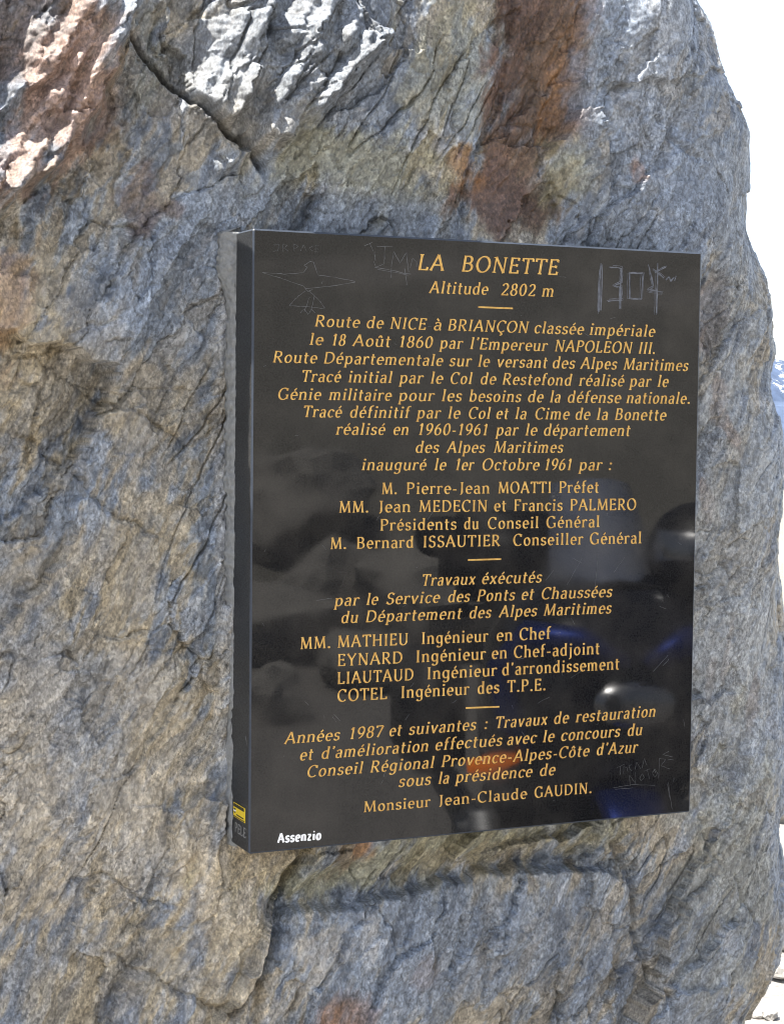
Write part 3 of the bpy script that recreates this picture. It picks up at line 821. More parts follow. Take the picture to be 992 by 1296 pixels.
class Ribbon:
    """flat strokes standing 0.3 mm proud of a plane: origin, two axes, outward normal"""

    def __init__(self, o, ex, ey, en, lift=0.0003):
        self.o, self.ex, self.ey, self.en = map(np.array, (o, ex, ey, en))
        self.v, self.f, self.k, self.lift, self.mi = [], [], 0, lift, []

    def add(self, pts, rim=0.0):
        if rim:                                           # the shade at the cut's edge, painted as a dark outline round the stroke
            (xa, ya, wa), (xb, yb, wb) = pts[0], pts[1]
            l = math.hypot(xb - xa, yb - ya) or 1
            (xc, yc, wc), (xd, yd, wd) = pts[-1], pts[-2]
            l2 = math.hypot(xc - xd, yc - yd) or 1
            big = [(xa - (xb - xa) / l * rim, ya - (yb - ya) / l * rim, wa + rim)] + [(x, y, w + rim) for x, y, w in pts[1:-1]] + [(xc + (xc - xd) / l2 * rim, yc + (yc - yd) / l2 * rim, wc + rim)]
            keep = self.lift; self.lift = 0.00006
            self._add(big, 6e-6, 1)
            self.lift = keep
        self._add(pts, 1.2e-5, 0)

    def _add(self, pts, inc, mi):
        n = len(pts); base = len(self.v)
        self.k += 1
        top = self.lift + (self.k % 23) * inc
        nf0 = len(self.f)
        for i, (x, y, w) in enumerate(pts):
            a = pts[max(0, i - 1)]; b = pts[min(n - 1, i + 1)]
            dx, dy = b[0] - a[0], b[1] - a[1]
            l = math.hypot(dx, dy) or 1
            nx, ny = -dy / l * w, dx / l * w
            for sx, sy in ((x + nx, y + ny), (x - nx, y - ny)):
                p = self.o + self.ex * sx + self.ey * sy
                self.v.append(p + self.en * top)
                self.v.append(p - self.en * 0.0006)
        for i in range(n - 1):
            q = base + i * 4
            self.f += [(q, q + 2, q + 6, q + 4), (q + 1, q, q + 4, q + 5), (q + 2, q + 3, q + 7, q + 6)]
        e = base + (n - 1) * 4
        self.f += [(base, base + 1, base + 3, base + 2), (e, e + 2, e + 3, e + 1)]
        self.mi += [mi] * (len(self.f) - nf0)

    def build(self, name, mat, parent, label=None):
        o = mesh_obj(name, self.v, self.f, mat, parent)
        if any(self.mi): o.data.polygons.foreach_set('material_index', self.mi)
        if label: o['label'] = label
        return o


def set_word(rb, text, x0, y0, x1, y1, size, slant, thick=.165, thin=.068, plainface=False, rim=0.0):
    """letters from (x0, y0) to (x1, y1) on the plane, sized by cap height, spaced to fill the length"""
    L = math.hypot(x1 - x0, y1 - y0); ux, uy = (x1 - x0) / L, (y1 - y0) / L
    adv = [GL[c][0] for c in text]
    nat = sum(adv) * size
    n = len(text)
    gap = 0.0; hs = 1.0
    if n > 1:
        gap = (L - nat) / (n - 0.6)
        lim = 0.16 * size
        if gap > lim or gap < -0.02 * size:
            g2 = max(-0.02 * size, min(lim, gap))
            hs = (L - g2 * (n - 0.6)) / nat
            gap = g2
    else:
        hs = L / nat
    x = 0.0
    for c, a in zip(text, adv):
        for st in strokes(c, thick, thin, plainface):
            pts = []
            for (px, py, w) in st:
                lx = x + px * size * hs + slant * py * size; ly = py * size
                pts.append((x0 + ux * lx - uy * ly, y0 + uy * lx + ux * ly, w * size))
            rb.add(pts, rim)
        x += a * size * hs + gap


# lines of the inscription: (italic?, cap height in photo px, baseline start y, baseline end y, words with their x positions)
INS = [
 (1, 20.0, 341.5, 348, [("LA", 528, 562), ("BONETTE", 583, 706)]),
 (1, 15.0, 370.8, 375.6, [("Altitude", 543, 617), ("2802", 633, 677), ("m", 685, 700)]),
 (1, 14.5, 413, 426.2, [("Route", 398, 455), ("de", 463, 485), ("NICE", 493, 539), ("à", 548, 558), ("BRIANÇON", 566, 668), ("classée", 675, 738), ("impériale", 745, 828)]),
 (1, 14.5, 436.3, 448, [("le", 391, 409), ("18", 419, 437), ("Août", 446, 494), ("1860", 504, 547), ("par", 556, 585), ("l'Empereur", 594, 692), ("NAPOLEON", 701, 799), ("III.", 807, 829)]),
 (1, 14.5, 458.6, 469.4, [("Route", 345, 401), ("Départementale", 409, 560), ("sur", 568, 596), ("le", 604, 619), ("versant", 628, 692), ("des", 698, 727), ("Alpes", 734, 780), ("Maritimes", 788, 870)]),
 (1, 14.5, 482.9, 489.7, [("Tracé", 381, 431), ("initial", 440, 496), ("par", 505, 535), ("le", 544, 560), ("Col", 569, 597), ("de", 607, 627), ("Restefond", 635, 723), ("réalisé", 732, 789), ("par", 796, 823), ("le", 831, 845)]),
 (1, 14.5, 505.5, 511, [("Génie", 351, 406), ("militaire", 416, 495), ("pour", 504, 549), ("les", 558, 584), ("besoins", 593, 659), ("de", 667, 687), ("la", 695, 709), ("défense", 717, 785), ("nationale.", 792, 873)]),
 (1, 14.5, 527.8, 532, [("Tracé", 383, 432), ("définitif", 442, 518), ("par", 527, 557), ("le", 566, 582), ("Col", 592, 620), ("et", 627, 643), ("la", 651, 666), ("Cime", 676, 720), ("de", 727, 746), ("la", 754, 769), ("Bonette", 777, 842)]),
 (1, 14.5, 550, 551.6, [("réalisé", 425, 487), ("en", 497, 517), ("1960-1961", 528, 617), ("par", 627, 655), ("le", 664, 679), ("département", 687, 797)]),
 (1, 14.5, 573, 572.8, [("des", 525, 555), ("Alpes", 565, 613), ("Maritimes", 624, 712)]),
 (1, 14.5, 595, 595, [("inauguré", 457, 539), ("le", 549, 564), ("1er", 575, 599), ("Octobre", 609, 682), ("1961", 688, 723), ("par", 732, 761), (":", 769, 773)]),
 (0, 14.5, 625.5, 623.4, [("M.", 483, 503), ("Pierre-Jean", 514, 620), ("MOATTI", 630, 698), ("Préfet", 707, 758)]),
 (0, 14.5, 648.8, 645.3, [("MM.", 429, 467), ("Jean", 478, 520), ("MEDECIN", 530, 617), ("et", 625, 641), ("Francis", 650, 712), ("PALMERO", 721, 805)]),
 (0, 14.5, 671.5, 667, [("Présidents", 481, 578), ("du", 587, 606), ("Conseil", 617, 682), ("Général", 691, 759)]),
 (0, 14.5, 695, 687.5, [("M.", 418, 439), ("Bernard", 451, 524), ("ISSAUTIER", 535, 633), ("Conseiller", 649, 738), ("Général", 746, 812)]),
 (1, 14.5, 741.4, 736.9, [("Travaux", 533, 601), ("éxécutés", 609, 685)]),
 (1, 14.5, 767, 755.3, [("par", 423, 454), ("le", 463, 478), ("Service", 488, 556), ("des", 566, 594), ("Ponts", 603, 651), ("et", 659, 675), ("Chaussées", 684, 774)]),
 (1, 14.5, 788.6, 776, [("du", 431, 453), ("Département", 462, 584), ("des", 593, 621), ("Alpes", 631, 679), ("Maritimes", 687, 773)]),
 (0, 15.0, 821.6, 808.4, [("MM.", 380, 419), ("MATHIEU", 427, 517), ("Ingénieur", 533, 618), ("en", 628, 649), ("Chef", 657, 697)]),
 (0, 15.0, 843, 827.5, [("EYNARD", 427, 510), ("Ingénieur", 526, 615), ("en", 622, 642), ("Chef-adjoint", 650, 759)]),
 (0, 15.0, 865.7, 846.9, [("LIAUTAUD", 427, 524), ("Ingénieur", 540, 629), ("d'arrondissement", 635, 784)]),
 (0, 15.0, 888, 873.4, [("COTEL", 427, 490), ("Ingénieur", 507, 594), ("des", 604, 632), ("T.P.E.", 642, 691)]),
 (1, 14.5, 941.6, 906.6, [("Années", 360, 430), ("1987", 441, 484), ("et", 492, 508), ("suivantes", 517, 602), (":", 612, 616), ("Travaux", 626, 692), ("de", 700, 719), ("restauration", 728, 829)]),
 (1, 14.5, 962.5, 930, [("et", 379, 396), ("d'amélioration", 406, 542), ("effectués", 550, 635), ("avec", 641, 678), ("le", 686, 701), ("concours", 709, 784), ("du", 793, 812)]),
 (1, 14.5, 983.8, 951.9, [("Conseil", 388, 459), ("Régional", 468, 549), ("Provence-Alpes-Côte", 558, 745), ("d'Azur", 754, 806)]),
 (1, 14.5, 996, 980.6, [("sous", 504, 545), ("la", 554, 568), ("présidence", 576, 673), ("de", 682, 702)]),
 (0, 13.5, 1028, 1003.4, [("Monsieur", 460, 545), ("Jean-Claude", 554, 667), ("GAUDIN.", 676, 749)]),
]
GL['Z'] = (.6, "l .06 .97 .54 .97;l .54 .97 .07 .03;l .06 .03 .55 .03")


def build_plaque():
    root = empty('memorial_plaque', (0, 0, 0), 'black granite memorial plaque with gold engraved French inscription set on the rock', 'plaque')
    # slab with a fine chamfer
    bm = bmesh.new()
    bmesh.ops.create_cube(bm, size=1.0)
    bmesh.ops.scale(bm, vec=(W_, D_ + 0.02, H_), verts=bm.verts)
    bmesh.ops.translate(bm, vec=(0, (D_ + 0.02) / 2, ZC), verts=bm.verts)
    bmesh.ops.bevel(bm, geom=list(bm.edges), offset=0.0023, segments=1, affect='EDGES')
    me = bpy.data.meshes.new('slab')
    bm.normal_update()
    for f in bm.faces:
        f.material_index = 0 if f.normal.y < -0.99 else (1 if max(abs(c) for c in f.normal) > 0.99 else 2)
    bm.to_mesh(me); bm.free()
    me.materials.append(M_FRONT); me.materials.append(M_SIDE); me.materials.append(M_CHAMFER)
    slab = bpy.data.objects.new('slab', me)
    COL.objects.link(slab)
    slab.parent = root
    ex, ez, en = (1, 0, 0), (0, 0, 1), (0, -1, 0)

    def pl(px, py):
        p = on_plane(px, py, 1, 0.0)
        return p[0], p[2]
    for it, cap, ya, yb, words in INS:
        rb = Ribbon((0, 0, 0), ex, ez, en)
        xa, xb = words[0][1], words[-1][2]
        for text, x0, x1 in words:
            y0 = ya + (yb - ya) * (x0 - xa) / (xb - xa); y1 = ya + (yb - ya) * (x1 - xa) / (xb - xa)
            a = pl(x0, y0); b = pl(x1, y1); c = pl(x0, y0 - cap)
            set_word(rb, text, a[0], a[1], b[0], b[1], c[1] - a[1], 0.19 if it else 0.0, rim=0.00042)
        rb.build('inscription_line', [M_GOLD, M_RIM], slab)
    for x0, y0, x1, y1 in ((605, 388.6, 648.7, 390.4), (592, 708.7, 633.8, 707.6), (589, 896, 631.6, 894.4)):
        rb = Ribbon((0, 0, 0), ex, ez, en)
        a, b = pl(x0, y0), pl(x1, y1)
        rb.add([(a[0], a[1], .0011), (b[0], b[1], .0011)])
        rb.build('divider_rule', M_GOLD, slab)

    # white sticker lettering low on the left
    rb = Ribbon((0, 0, 0), ex, ez, en)
    a, b, c = pl(351.5, 1066.6), pl(406.5, 1062.3), pl(351.5, 1055)
    set_word(rb, 'Assenzio', a[0], a[1], b[0], b[1], c[1] - a[1], 0.02, .26, .15, True)
    rb.build('sticker_lettering', M_WHITE, slab, 'bold white sticker lettering at the lower left corner')

    # scratched graffiti
    def scratch(name, lines, w, mat, label):
        rb = Ribbon((0, 0, 0), ex, ez, en, 0.00012)
        for ln in lines:
            pts = [pl(*q) for q in ln]
            fine = []
            for i in range(len(pts) - 1):
                for t in np.linspace(0, 1, 6, endpoint=(i == len(pts) - 2)):
                    fine.append((pts[i][0] + (pts[i + 1][0] - pts[i][0]) * t + rng.gauss(0, .00022), pts[i][1] + (pts[i + 1][1] - pts[i][1]) * t + rng.gauss(0, .00022), w * rng.uniform(.35, 1.15)))
            rb.add(fine)
            if mat is M_CHALK:
                for _ in range(3):
                    ox, oz = rng.gauss(0, .0012), rng.gauss(0, .0012)
                    rb.add([(x + ox + rng.gauss(0, .0002), z + oz, w_ * rng.uniform(.2, .6)) for x, z, w_ in fine[rng.randrange(0, 3):]])
        o = rb.build(name, mat, slab, label)
        if name == 'scratch_marks': o['kind'] = 'stuff'
    scratch('scratched_bird', [[(332, 345), (360, 347), (384, 345), (389, 338), (385, 336), (392, 331), (397, 332), (402, 347)],
                               [(332, 345), (358, 353), (384, 362)], [(402, 348), (425, 351), (449, 356)], [(386, 365), (420, 362), (449, 357)], [(384, 362), (390, 369), (396, 366)],
                               [(386, 368), (374, 378), (366, 387)], [(392, 369), (404, 380), (411, 390)], [(366, 387), (388, 388), (411, 391)], [(392, 376), (385, 394)], [(398, 374), (394, 392)], [(380, 396), (385, 391), (390, 398)], [(391, 397), (394, 391), (399, 396)]],
            .00034, M_SCRATCH, 'bird in flight scratched into the polish, upper left')
    scratch('scratched_initials', [[(461, 311), (471, 307)], [(468, 308), (472, 318)], [(477, 312), (497, 312)], [(487, 312), (486, 334), (476, 338), (473, 331)],
                                   [(495, 338), (498, 318), (506, 333), (514, 319), (517, 344)], [(519, 339), (522, 327), (527, 331), (527, 338)],
                                   [(474, 338), (520, 347)], [(478, 341), (516, 348)], [(495, 339), (495, 352)], [(512, 340), (515, 361)], [(474, 319), (475, 330)]],
            .0004, M_SCRATCH, 'capital initials scratched beside the title')
    scratch('scratched_initials', [[(346, 310), (353, 309), (352, 317), (346, 318)], [(358, 318), (358, 309), (364, 311), (359, 314), (365, 318)], [(371, 318), (372, 309), (378, 312), (372, 315)],
                                   [(380, 318), (384, 310), (388, 318)], [(396, 311), (391, 314), (396, 318)], [(404, 311), (399, 311), (399, 319), (404, 319)], [(399, 315), (403, 315)]],
            .0002, M_SCRATCH, 'faint small capitals scratched in the top left corner')
    scratch('scratched_number', [[(760, 333), (758, 360), (757, 395)], [(762, 335), (760, 392)], [(771, 338), (786, 340), (785, 358), (776, 362), (785, 364), (786, 380), (769, 381)],
                                 [(785, 345), (784, 390)], [(795, 346), (813, 346), (811, 379), (796, 378), (796, 347)], [(820, 335), (826, 362), (818, 366), (838, 370)], [(832, 333), (831, 366), (830, 396)],
                                 [(842, 354), (846, 350), (848, 356), (852, 351)], [(853, 355), (855, 349)], [(826, 340), (840, 352)], [(828, 345), (842, 338)]],
            .0008, M_CHALK, 'large chalky number scratched in the upper right corner')
    scratch('scratched_words', [[(780, 972), (790, 967)], [(785, 970), (784, 981)], [(789, 979), (789, 970), (793, 972), (794, 977)], [(799, 967), (795, 970), (799, 976)], [(803, 974), (805, 964), (810, 973)], [(812, 972), (815, 960), (818, 968)],
                                [(797, 994), (796, 981), (804, 992), (804, 977)], [(809, 985), (812, 979), (815, 984), (811, 988), (809, 985)], [(815, 976), (822, 973)], [(819, 975), (821, 986)], [(825, 979), (828, 973), (832, 979), (828, 983), (825, 979)],
                                [(833, 985), (834, 960), (842, 961), (836, 969), (847, 973)], [(850, 958), (838, 955), (846, 951)], [(776, 997), (800, 993), (828, 994)], [(778, 999), (800, 997)], [(845, 961), (852, 962)]],
            .00022, M_SCRATCH, 'thin scrawled words scratched in the lower right corner')
    r2 = random.Random(5)
    sc_l = [[(423, 904), (430, 912)], [(421, 907), (426, 914)], [(386, 887), (391, 893)], [(408, 690), (413, 696)], [(724, 706), (735, 712)], [(717, 740), (736, 707)], [(776, 725), (790, 705)],
            [(845, 990), (848, 1012), (850, 1024)], [(844, 992), (847, 1010)], [(700, 830), (712, 855)], [(660, 926), (668, 938)], [(750, 775), (756, 700)], [(690, 735), (700, 722)], [(727, 790), (722, 782)], [(826, 850), (845, 829)], [(838, 843), (846, 834)],
            [(722, 858), (737, 848)], [(311, 932), (313, 945)], [(680, 890), (695, 882)], [(540, 660), (552, 640)], [(400, 760), (420, 757)]]
    for _ in range(45):
        x, y = r2.uniform(330, 865), r2.uniform(310, 1015); l = r2.uniform(2, 9); a = r2.uniform(0, 3.14)
        sc_l.append([(x, y), (x + l * math.cos(a), y + l * math.sin(a))])
    scratch('scratch_marks', sc_l, .0002, M_SCRATCH, 'short stray scratches and nicks over the polish')

    # yellow sticker and small grey letters on the left edge of the slab
    xs = -W_ / 2
    ey_, en_ = (0, -1, 0), (-1, 0, 0)                     # along the edge face: towards the viewer; outward: -x
    rb = Ribbon((xs, 0, 0), ey_, ez, en_, 0.0004)

    def rect(rb, y0, y1, z0, z1):
        rb.add([(-y0, (z0 + z1) / 2, (z1 - z0) / 2), (-y1, (z0 + z1) / 2, (z1 - z0) / 2)])
    rect(rb, .0592, .0140, 1.0632, 1.0822)
    st = rb.build('sticker', M_YELLOW, slab, 'small yellow sticker printed in black on the left edge')
    rb = Ribbon((xs - .0007, 0, 0), ey_, ez, en_, 0.0003)
    rect(rb, .0570, .0180, 1.0772, 1.0806)
    for k in range(6):
        rect(rb, .0555 - k * .0066, .0525 - k * .0066, 1.0785, 1.0815)
    rect(rb, .0460, .0200, 1.0672, 1.0684); rect(rb, .0570, .0160, 1.0642, 1.0650)
    rb.add([(-.0555, 1.0722, .0018), (-.0530, 1.0722, .0034), (-.0505, 1.0722, .0018)])
    rb.build('sticker_print', M_INK, st)
    rb = Ribbon((xs - .0011, 0, 0), ey_, ez, en_, 0.0003)
    rect(rb, .0568, .0490, 1.0714, 1.0732)
    rb.build('sticker_print', M_WHITE, st)
    rb = Ribbon((xs, 0, 0), ey_, ez, en_)
    set_word(rb, 'PELE', -.0535, 1.0440, -.0105, 1.0440, .0125, 0, .11, .09, True)
    rb.build('edge_lettering', M_GREYINK, slab, 'small grey capitals engraved at the foot of the left edge')

    # mortar bed smeared behind the slab, showing along its left edge
    n = 260
    zz = np.linspace(ZC - H_ / 2 - 0.004, ZC + H_ / 2 + 0.0005, n)
    t = (zz - zz[0]) / (zz[-1] - zz[0])
    wd = 0.0045 + 0.016 * sstep(0.86, 0.97, t) + 0.004 * pn(zz * 22, zz * 0 + .4, 5) + 0.0025 * pn(zz * 110, zz * 0 + .7, 6) + 0.004 * np.exp(-((t - .72) / .04) ** 2)
    cols = np.linspace(0, 1, 14)
    P = np.zeros((n, 14, 3))
    P[:, :, 0] = -W_ / 2 + 0.006 - (wd[:, None] + 0.006) * cols[None]
    P[:, :, 2] = zz[:, None]
    P[:, :, 1] = 0.0605 + 0.003 * cols[None] + 0.022 * cols[None] ** 5 + 0.003 * sstep(0.3, 0.6, cols)[None] * fbm(P[:, :, 0] * 90, P[:, :, 2] * 90, 4, 3)
    o = grid_obj('mortar_bed', P, M_MORTAR, parent=root)
    sm = o.modifiers.new('thick', 'SOLIDIFY'); sm.thickness = 0.03; sm.offset = 1
    return root


build_plaque()


# ------------------------------------------------------------------ loose stones and boulders
def stone_mesh(name, r, seed, mat, flat=0.7, sub=3):
    bm = bmesh.new()
    bmesh.ops.create_icosphere(bm, subdivisions=sub, radius=1.0)
    rr = np.random.RandomState(seed)
    pl_ = rr.randn(11, 3); pl_ /= np.linalg.norm(pl_, axis=1)[:, None]; dd = rr.uniform(0.62, 0.95, 11)
    for v in bm.verts:
        c = np.array(v.co)
        for n, d in zip(pl_, dd):                        # cut by planes: a broken, faceted stone
            t = c @ n
            if t > d: c = c - n * (t - d)
        c = c * (1 + 0.05 * rr.randn())
        v.co = Vector((c[0] * r * 1.2, c[1] * r, (c[2] + 0.75) * r * flat))
    me = bpy.data.meshes.new(name)
    bm.to_mesh(me); bm.free()
    me.materials.append(mat)
    return me


M_STONE = plain('broken_limestone', (0.30, 0.285, 0.26), 0.85, var=0.45, scale=9, bump=0.01)
_gz = bpy.data.objects['ground']


def ground_z(x, y):
    dg = bpy.context.evaluated_depsgraph_get()
    ok, loc, _n, _i = _gz.ray_cast(Vector((x, y, 60)), Vector((0, 0, -1)))
    return loc.z if ok else 0.0


def ground_at(px, py):
    p = on_plane(px, py, 2, 0.0)
    return p[0], p[1]


for (px, py, r, sd, lab) in ((986, 1238, .040, 1, 'pale fist-sized stone lying on bright gravel at the lower right edge'),
                             (990, 1202, .035, 2, 'flat grey stone on the gravel just above the pale fist-sized one'),
                             (975, 1289, .022, 3, 'small dark pebble on the gravel at the bottom right'),
                             (958, 1286, .018, 4, 'tiny dark pebble on the gravel near the foot of the standing rock'),
                             (988, 1040, .10, 5, 'distant tan stone on the gravel beside the right side of the rock')):
    x, y = ground_at(px, py)
    o = bpy.data.objects.new('loose_stone', stone_mesh('loose_stone', r, sd, M_STONE))
    COL.objects.link(o)
    o.location = (x, y, ground_z(x, y) - r * .12)
    o.rotation_euler = (0, 0, sd * 1.3)
    tag(o, lab, 'stone', 'loose stones on the gravel')


def mirror_at(px, py, dist):
    """where the ray mirrored by the slab is after 'dist' metres in all (what the photo shows reflected there)"""
    p = on_plane(px, py, 1, 0.0); d = p - CAM; l = np.linalg.norm(d); d = d / l
    d[1] *= -1
    return p + d * (dist - l)


for (px, py, dist, r, sd, lab) in ((352, 800, 11.5, .42, 11, 'big pale faceted boulder at the foot of the scree behind the photographer'),
                                   (420, 770, 12.5, .55, 12, 'wide dark boulder at the foot of the scree'), (470, 830, 10.5, .30, 13, 'low boulder in front of the scree'),
                                   (335, 870, 9.4, .22, 14, 'small boulder lying forward on the gravel'), (560, 790, 12.0, .60, 15, 'tall blocky boulder near the parked motorcycle'),
                                   (380, 720, 15.0, .7, 16, 'large boulder higher on the scree')):
    p = mirror_at(px, py, dist)
    o = bpy.data.objects.new('boulder', stone_mesh('boulder', r, sd, M_STONE, .85))
    COL.objects.link(o)
    o.location = (p[0], p[1], ground_z(p[0], p[1]) - r * .15)
    o.rotation_euler = (0, 0, sd * .9)
    tag(o, lab, 'boulder', 'boulders below the scree')

# ------------------------------------------------------------------ the motorcycle parked behind the photographer, seen mirrored in the slab
M_BLUE = plain('dark_blue_paint', (0.006, 0.03, 0.22), 0.42, metal=0.6, var=0.08, coat=0.25)
M_BLACK = plain('black_plastic', (0.018, 0.018, 0.02), 0.5, var=0.2)
M_GLOSS = plain('black_gloss_paint', (0.006, 0.008, 0.016), 0.25, var=0.2, coat=0.5)
M_RUBBER = plain('tyre_rubber', (0.02, 0.02, 0.02), 0.8)
M_ALU = plain('grey_alloy', (0.22, 0.225, 0.235), 0.5, metal=1.0, var=0.1)
M_DISC = plain('worn_steel', (0.2, 0.2, 0.2), 0.5, metal=1.0)
M_CHROME = plain('chrome', (0.8, 0.8, 0.8), 0.06, metal=1.0, var=0.02)
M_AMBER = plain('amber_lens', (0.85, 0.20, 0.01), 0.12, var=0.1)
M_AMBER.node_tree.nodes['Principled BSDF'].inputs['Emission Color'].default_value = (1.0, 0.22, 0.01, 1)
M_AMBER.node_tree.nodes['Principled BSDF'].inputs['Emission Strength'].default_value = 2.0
M_RED = plain('red_lens', (0.55, 0.02, 0.03), 0.15, var=0.1)
M_SEAT = plain('seat_leather', (0.02, 0.02, 0.02), 0.6)


def glass_mat(name, col, rough=0.02):
    m, nt, b = new_mat(name)
    b.inputs['Base Color'].default_value = col + (1,)
    b.inputs['Transmission Weight'].default_value = 1.0
    b.inputs['Roughness'].default_value = rough
    return m


M_SCREEN = plain('tinted_screen', (0.40, 0.46, 0.62), 0.12, var=0.1)
M_SCREEN.node_tree.nodes['Principled BSDF'].inputs['Alpha'].default_value = 0.5
M_LENS = plain('headlight_glass', (0.62, 0.63, 0.65), 0.28, metal=1.0, var=0.35, scale=30, coat=1.0)


def tube(name, pts, rad, mat, parent, seg=12):
    pts = [Vector(p) for p in pts]
    rad = rad if isinstance(rad, (list, tuple)) else [rad] * len(pts)
    v, f = [], []
    for i, p in enumerate(pts):
        t = (pts[min(i + 1, len(pts) - 1)] - pts[max(i - 1, 0)]).normalized()
        a = t.orthogonal().normalized() if i == 0 else (a - t * a.dot(t)).normalized()
        bb = t.cross(a)
        for k in range(seg):
            an = 2 * math.pi * k / seg
            v.append(p + (a * math.cos(an) + bb * math.sin(an)) * rad[i])
    for i in range(len(pts) - 1):
        for k in range(seg):
            f.append((i * seg + k, i * seg + (k + 1) % seg, (i + 1) * seg + (k + 1) % seg, (i + 1) * seg + k))
    f.append(tuple(range(seg))[::-1]); f.append(tuple(range((len(pts) - 1) * seg, len(pts) * seg)))
    return mesh_obj(name, v, f, mat, parent, True)


def lathe_y(name, prof, c, mat, parent, seg=40):
    """profile (radius, y) turned about the y axis through c"""
    v, f = [], []
    n = len(prof)
    for k in range(seg):
        an = 2 * math.pi * k / seg
        for r, y in prof:
            v.append((c[0] + r * math.cos(an), c[1] + y, c[2] + r * math.sin(an)))
    for k in range(seg):
        for i in range(n):
            f.append((k * n + i, k * n + (i + 1) % n, ((k + 1) % seg) * n + (i + 1) % n, ((k + 1) % seg) * n + i))
    return mesh_obj(name, v, f, mat, parent, True)


def loft(name, secs, mat, parent, seg=20, p=2.6):
    """superellipse sections (x, z, half width, half height) along x"""
    v, f = [], []
    for (x, z, w, h) in secs:
        for k in range(seg):
            a = 2 * math.pi * k / seg
            c, s = math.cos(a), math.sin(a)
            v.append((x, w * math.copysign(abs(c) ** (2 / p), c), z + h * math.copysign(abs(s) ** (2 / p), s)))
    n = len(secs)
    for i in range(n - 1):
        for k in range(seg):
            f.append((i * seg + k, i * seg + (k + 1) % seg, (i + 1) * seg + (k + 1) % seg, (i + 1) * seg + k))
    f.append(tuple(range(seg))[::-1]); f.append(tuple(range((n - 1) * seg, n * seg)))
    return mesh_obj(name, v, f, mat, parent, True)


def box(name, c, sz, mat, parent, bev=0.02, rot=(0, 0, 0)):
    bm = bmesh.new()
    bmesh.ops.create_cube(bm, size=1.0)
    bmesh.ops.scale(bm, vec=sz, verts=bm.verts)
    bmesh.ops.bevel(bm, geom=list(bm.edges), offset=bev, segments=3, affect='EDGES')
    from mathutils import Euler
    bmesh.ops.transform(bm, matrix=Matrix.Translation(c) @ Euler(rot).to_matrix().to_4x4(), verts=bm.verts)
    me = bpy.data.meshes.new(name)
    bm.to_mesh(me); bm.free()
    me.materials.append(mat)
    me.polygons.foreach_set('use_smooth', [True] * len(me.polygons))
    o = bpy.data.objects.new(name, me)
    COL.objects.link(o)
    o.parent = parent
    return o


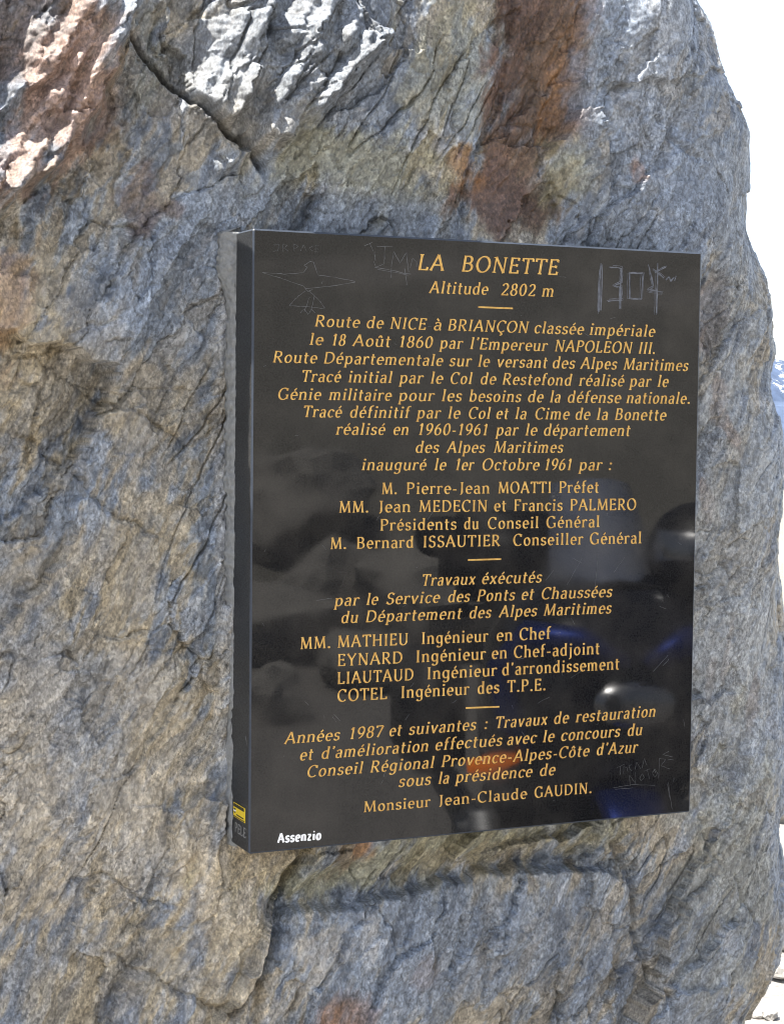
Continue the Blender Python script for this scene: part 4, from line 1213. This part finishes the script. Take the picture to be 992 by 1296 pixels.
def build_motorcycle():
    hl = mirror_at(800, 872, 4.55)                       # where the headlight is seen mirrored
    hd = math.atan2(0.84, -0.54) + R_(-14)
    b = empty('parked_motorcycle', (hl[0] - 0.80 * math.cos(hd), hl[1] - 0.80 * math.sin(hd), 0.0),
              'dark blue touring motorcycle parked on the gravel, mirrored in the polished slab', 'motorcycle', hd)
    tyre = [(.235, -.05), (.275, -.062), (.305, -.045), (.318, 0), (.305, .045), (.275, .062), (.235, .05)]
    for x in (0.76, -0.74):
        w = lathe_y('wheel', [(.23, -.045), (.24, -.03), (.225, 0), (.24, .03), (.23, .045), (.205, .04), (.20, 0), (.205, -.04)], (x, 0, .318), M_ALU, b)
        lathe_y('tyre', tyre, (x, 0, .318), M_RUBBER, w)
        for k in range(5):
            a = k * 2 * math.pi / 5
            tube('spoke', [(x + .03 * math.cos(a), 0, .318 + .03 * math.sin(a)), (x + .21 * math.cos(a), 0, .318 + .21 * math.sin(a))], [.022, .015], M_ALU, w, 8)
        for y in (-.075, .075):
            lathe_y('brake_disc', [(.15, y - .003), (.15, y + .003), (.09, y + .003), (.09, y - .003)], (x, 0, .318), M_DISC, w)
        lathe_y('hub', [(.04, -.09), (.04, .09), (.005, .09), (.005, -.09)], (x, 0, .318), M_ALU, w, 20)
    for y in (-.10, .10):
        tube('fork_leg', [(.76, y, .30), (.66, y, .60), (.56, y, .92)], [.032, .028, .026], M_BLACK, b)
    loft('front_mudguard', [(.98, .42, .045, .02), (.90, .58, .075, .035), (.76, .65, .085, .035), (.60, .61, .08, .035), (.52, .52, .06, .03)], M_BLUE, b)
    loft('fairing', [(.82, .86, .14, .10), (.78, .87, .22, .18), (.68, .88, .29, .26), (.52, .86, .33, .32), (.34, .80, .32, .36), (.15, .72, .28, .34), (.0, .66, .24, .28)], M_GLOSS, b, 28)
    for s in (-1, 1):
        tube('fairing_panel', [(.845, s * .02, .985), (.80, s * .13, 1.03), (.715, s * .24, 1.03), (.66, s * .30, .95), (.69, s * .285, .82), (.72, s * .22, .73)], [.012, .04, .05, .045, .04, .015], M_BLUE, b, 14)
    h = loft('headlight', [(.850, .88, .02, .012), (.846, .88, .07, .035), (.834, .88, .10, .055), (.80, .88, .11, .068)], M_LENS, b, 24, 2.2)
    # screen: a curved sheet with thickness
    n, mth = 9, 11
    P = np.zeros((mth, n, 3))
    for i in range(mth):
        t = i / (mth - 1)
        for j in range(n):
            u = j / (n - 1) * 2 - 1
            P[i, j] = (.70 - .33 * t - .16 * u * u * (1 - .2 * t), u * (.15 - .04 * t * t), 1.06 + .36 * t - .02 * u * u)
    scr = grid_obj('windscreen', P, M_SCREEN, parent=b)
    sm = scr.modifiers.new('thick', 'SOLIDIFY'); sm.thickness = .004
    tube('screen_bracket', [(.60, -.20, 1.13), (.64, 0, 1.16), (.60, .20, 1.13)], .012, M_BLACK, scr, 8)
    tube('handlebar', [(.38, .42, 1.06), (.46, .30, 1.08), (.53, .12, 1.02), (.53, -.12, 1.02), (.46, -.30, 1.08), (.38, -.42, 1.06)], .014, M_BLACK, b, 10)
    for s in (-1, 1):
        tube('grip', [(.42, s * .36, 1.07), (.35, s * .46, 1.05)], .02, M_RUBBER, b, 10)
        tube('mirror_stalk', [(.47, s * .30, 1.08), (.50, s * .38, 1.22)], .008, M_BLACK, b, 8)
        mr_ = loft('mirror', [(.54, 1.27, .045, .03), (.52, 1.27, .085, .055), (.48, 1.27, .08, .05)], M_BLACK, b, 16)
        mr_.location = (0, s * .43, 0)
        ind = tube('indicator', [(.66, s * .26, .72), (.67, s * .33, .705), (.67, s * .39, .70)], [.012, .024, .017], M_AMBER, b, 12)
        box('pannier', (-.72, s * .33, .62), (.50, .20, .36), M_BLACK, b, .04)
        tube('footpeg', [(-.08, s * .20, .36), (-.08, s * .32, .35)], .014, M_ALU, b, 8)
        tube('exhaust', [(.30, s * .16, .34), (.10, s * .18, .24), (-.40, s * .20, .26), (-.95, s * .24, .34)], [.025, .025, .05, .05], M_ALU, b, 14)
        box('cylinder_head', (.22, s * .27, .42), (.20, .18, .15), M_ALU, b, .03)
    box('engine_block', (.12, 0, .42), (.46, .34, .34), M_ALU, b, .05)
    loft('fuel_tank', [(.40, .92, .08, .06), (.30, .95, .17, .12), (.12, .95, .20, .13), (-.08, .90, .16, .10), (-.20, .84, .10, .05)], M_BLUE, b, 24)
    loft('seat', [(-.12, .84, .10, .05), (-.30, .83, .16, .06), (-.52, .87, .17, .07), (-.80, .92, .15, .06), (-.95, .92, .10, .03)], M_SEAT, b, 24)
    loft('tail_panel', [(-.30, .72, .14, .09), (-.70, .80, .15, .08), (-1.0, .86, .10, .05)], M_BLUE, b, 20)
    box('top_case', (-1.0, 0, 1.10), (.36, .50, .30), M_BLACK, b, .06)
    box('rear_light', (-1.03, 0, .84), (.04, .16, .06), M_RED, b, .012)
    box('swingarm', (-.42, .12, .34), (.66, .05, .07), M_ALU, b, .015)
    tube('side_stand', [(-.05, .20, .30), (-.10, .42, .012)], .014, M_BLACK, b, 8)
    box('tank_bag', (.14, 0, 1.12), (.34, .26, .14), M_BLACK, b, .05)
    return b, hd


bike, hd_ = build_motorcycle()


def build_helmet():
    """a black helmet hung on the handlebar"""
    f = Vector((math.cos(hd_), math.sin(hd_), 0))
    base = Vector(bike.location) + f * .50 + Vector((f.y, -f.x, 0)) * .24 + Vector((0, 0, 1.125))
    h = empty('helmet', base, 'black full-face helmet hung on the handlebar of the parked motorcycle', 'helmet', hd_)
    bm = bmesh.new()
    bmesh.ops.create_uvsphere(bm, u_segments=32, v_segments=20, radius=.135)
    for v in bm.verts:
        v.co.x *= 1.12; v.co.z = max(v.co.z, -.105)
        if v.co.x > 0 and v.co.z < 0: v.co.x += .03 * min(1, -v.co.z / .05)
        v.co.z += .105
    me = bpy.data.meshes.new('shell')
    bm.to_mesh(me); bm.free()
    me.materials.append(M_BLACK)
    me.polygons.foreach_set('use_smooth', [True] * len(me.polygons))
    o = bpy.data.objects.new('shell', me); COL.objects.link(o); o.parent = h
    P = np.zeros((8, 20, 3))
    for i in range(8):
        for j in range(20):
            az = R_(-75 + 150 * j / 19); el = R_(-8 + 36 * i / 7)
            P[i, j] = (.139 * 1.12 * math.cos(el) * math.cos(az), .139 * math.cos(el) * math.sin(az), .105 + .139 * math.sin(el))
    v = grid_obj('visor', P, M_LENS, parent=h)
    sm = v.modifiers.new('thick', 'SOLIDIFY'); sm.thickness = .004


build_helmet()
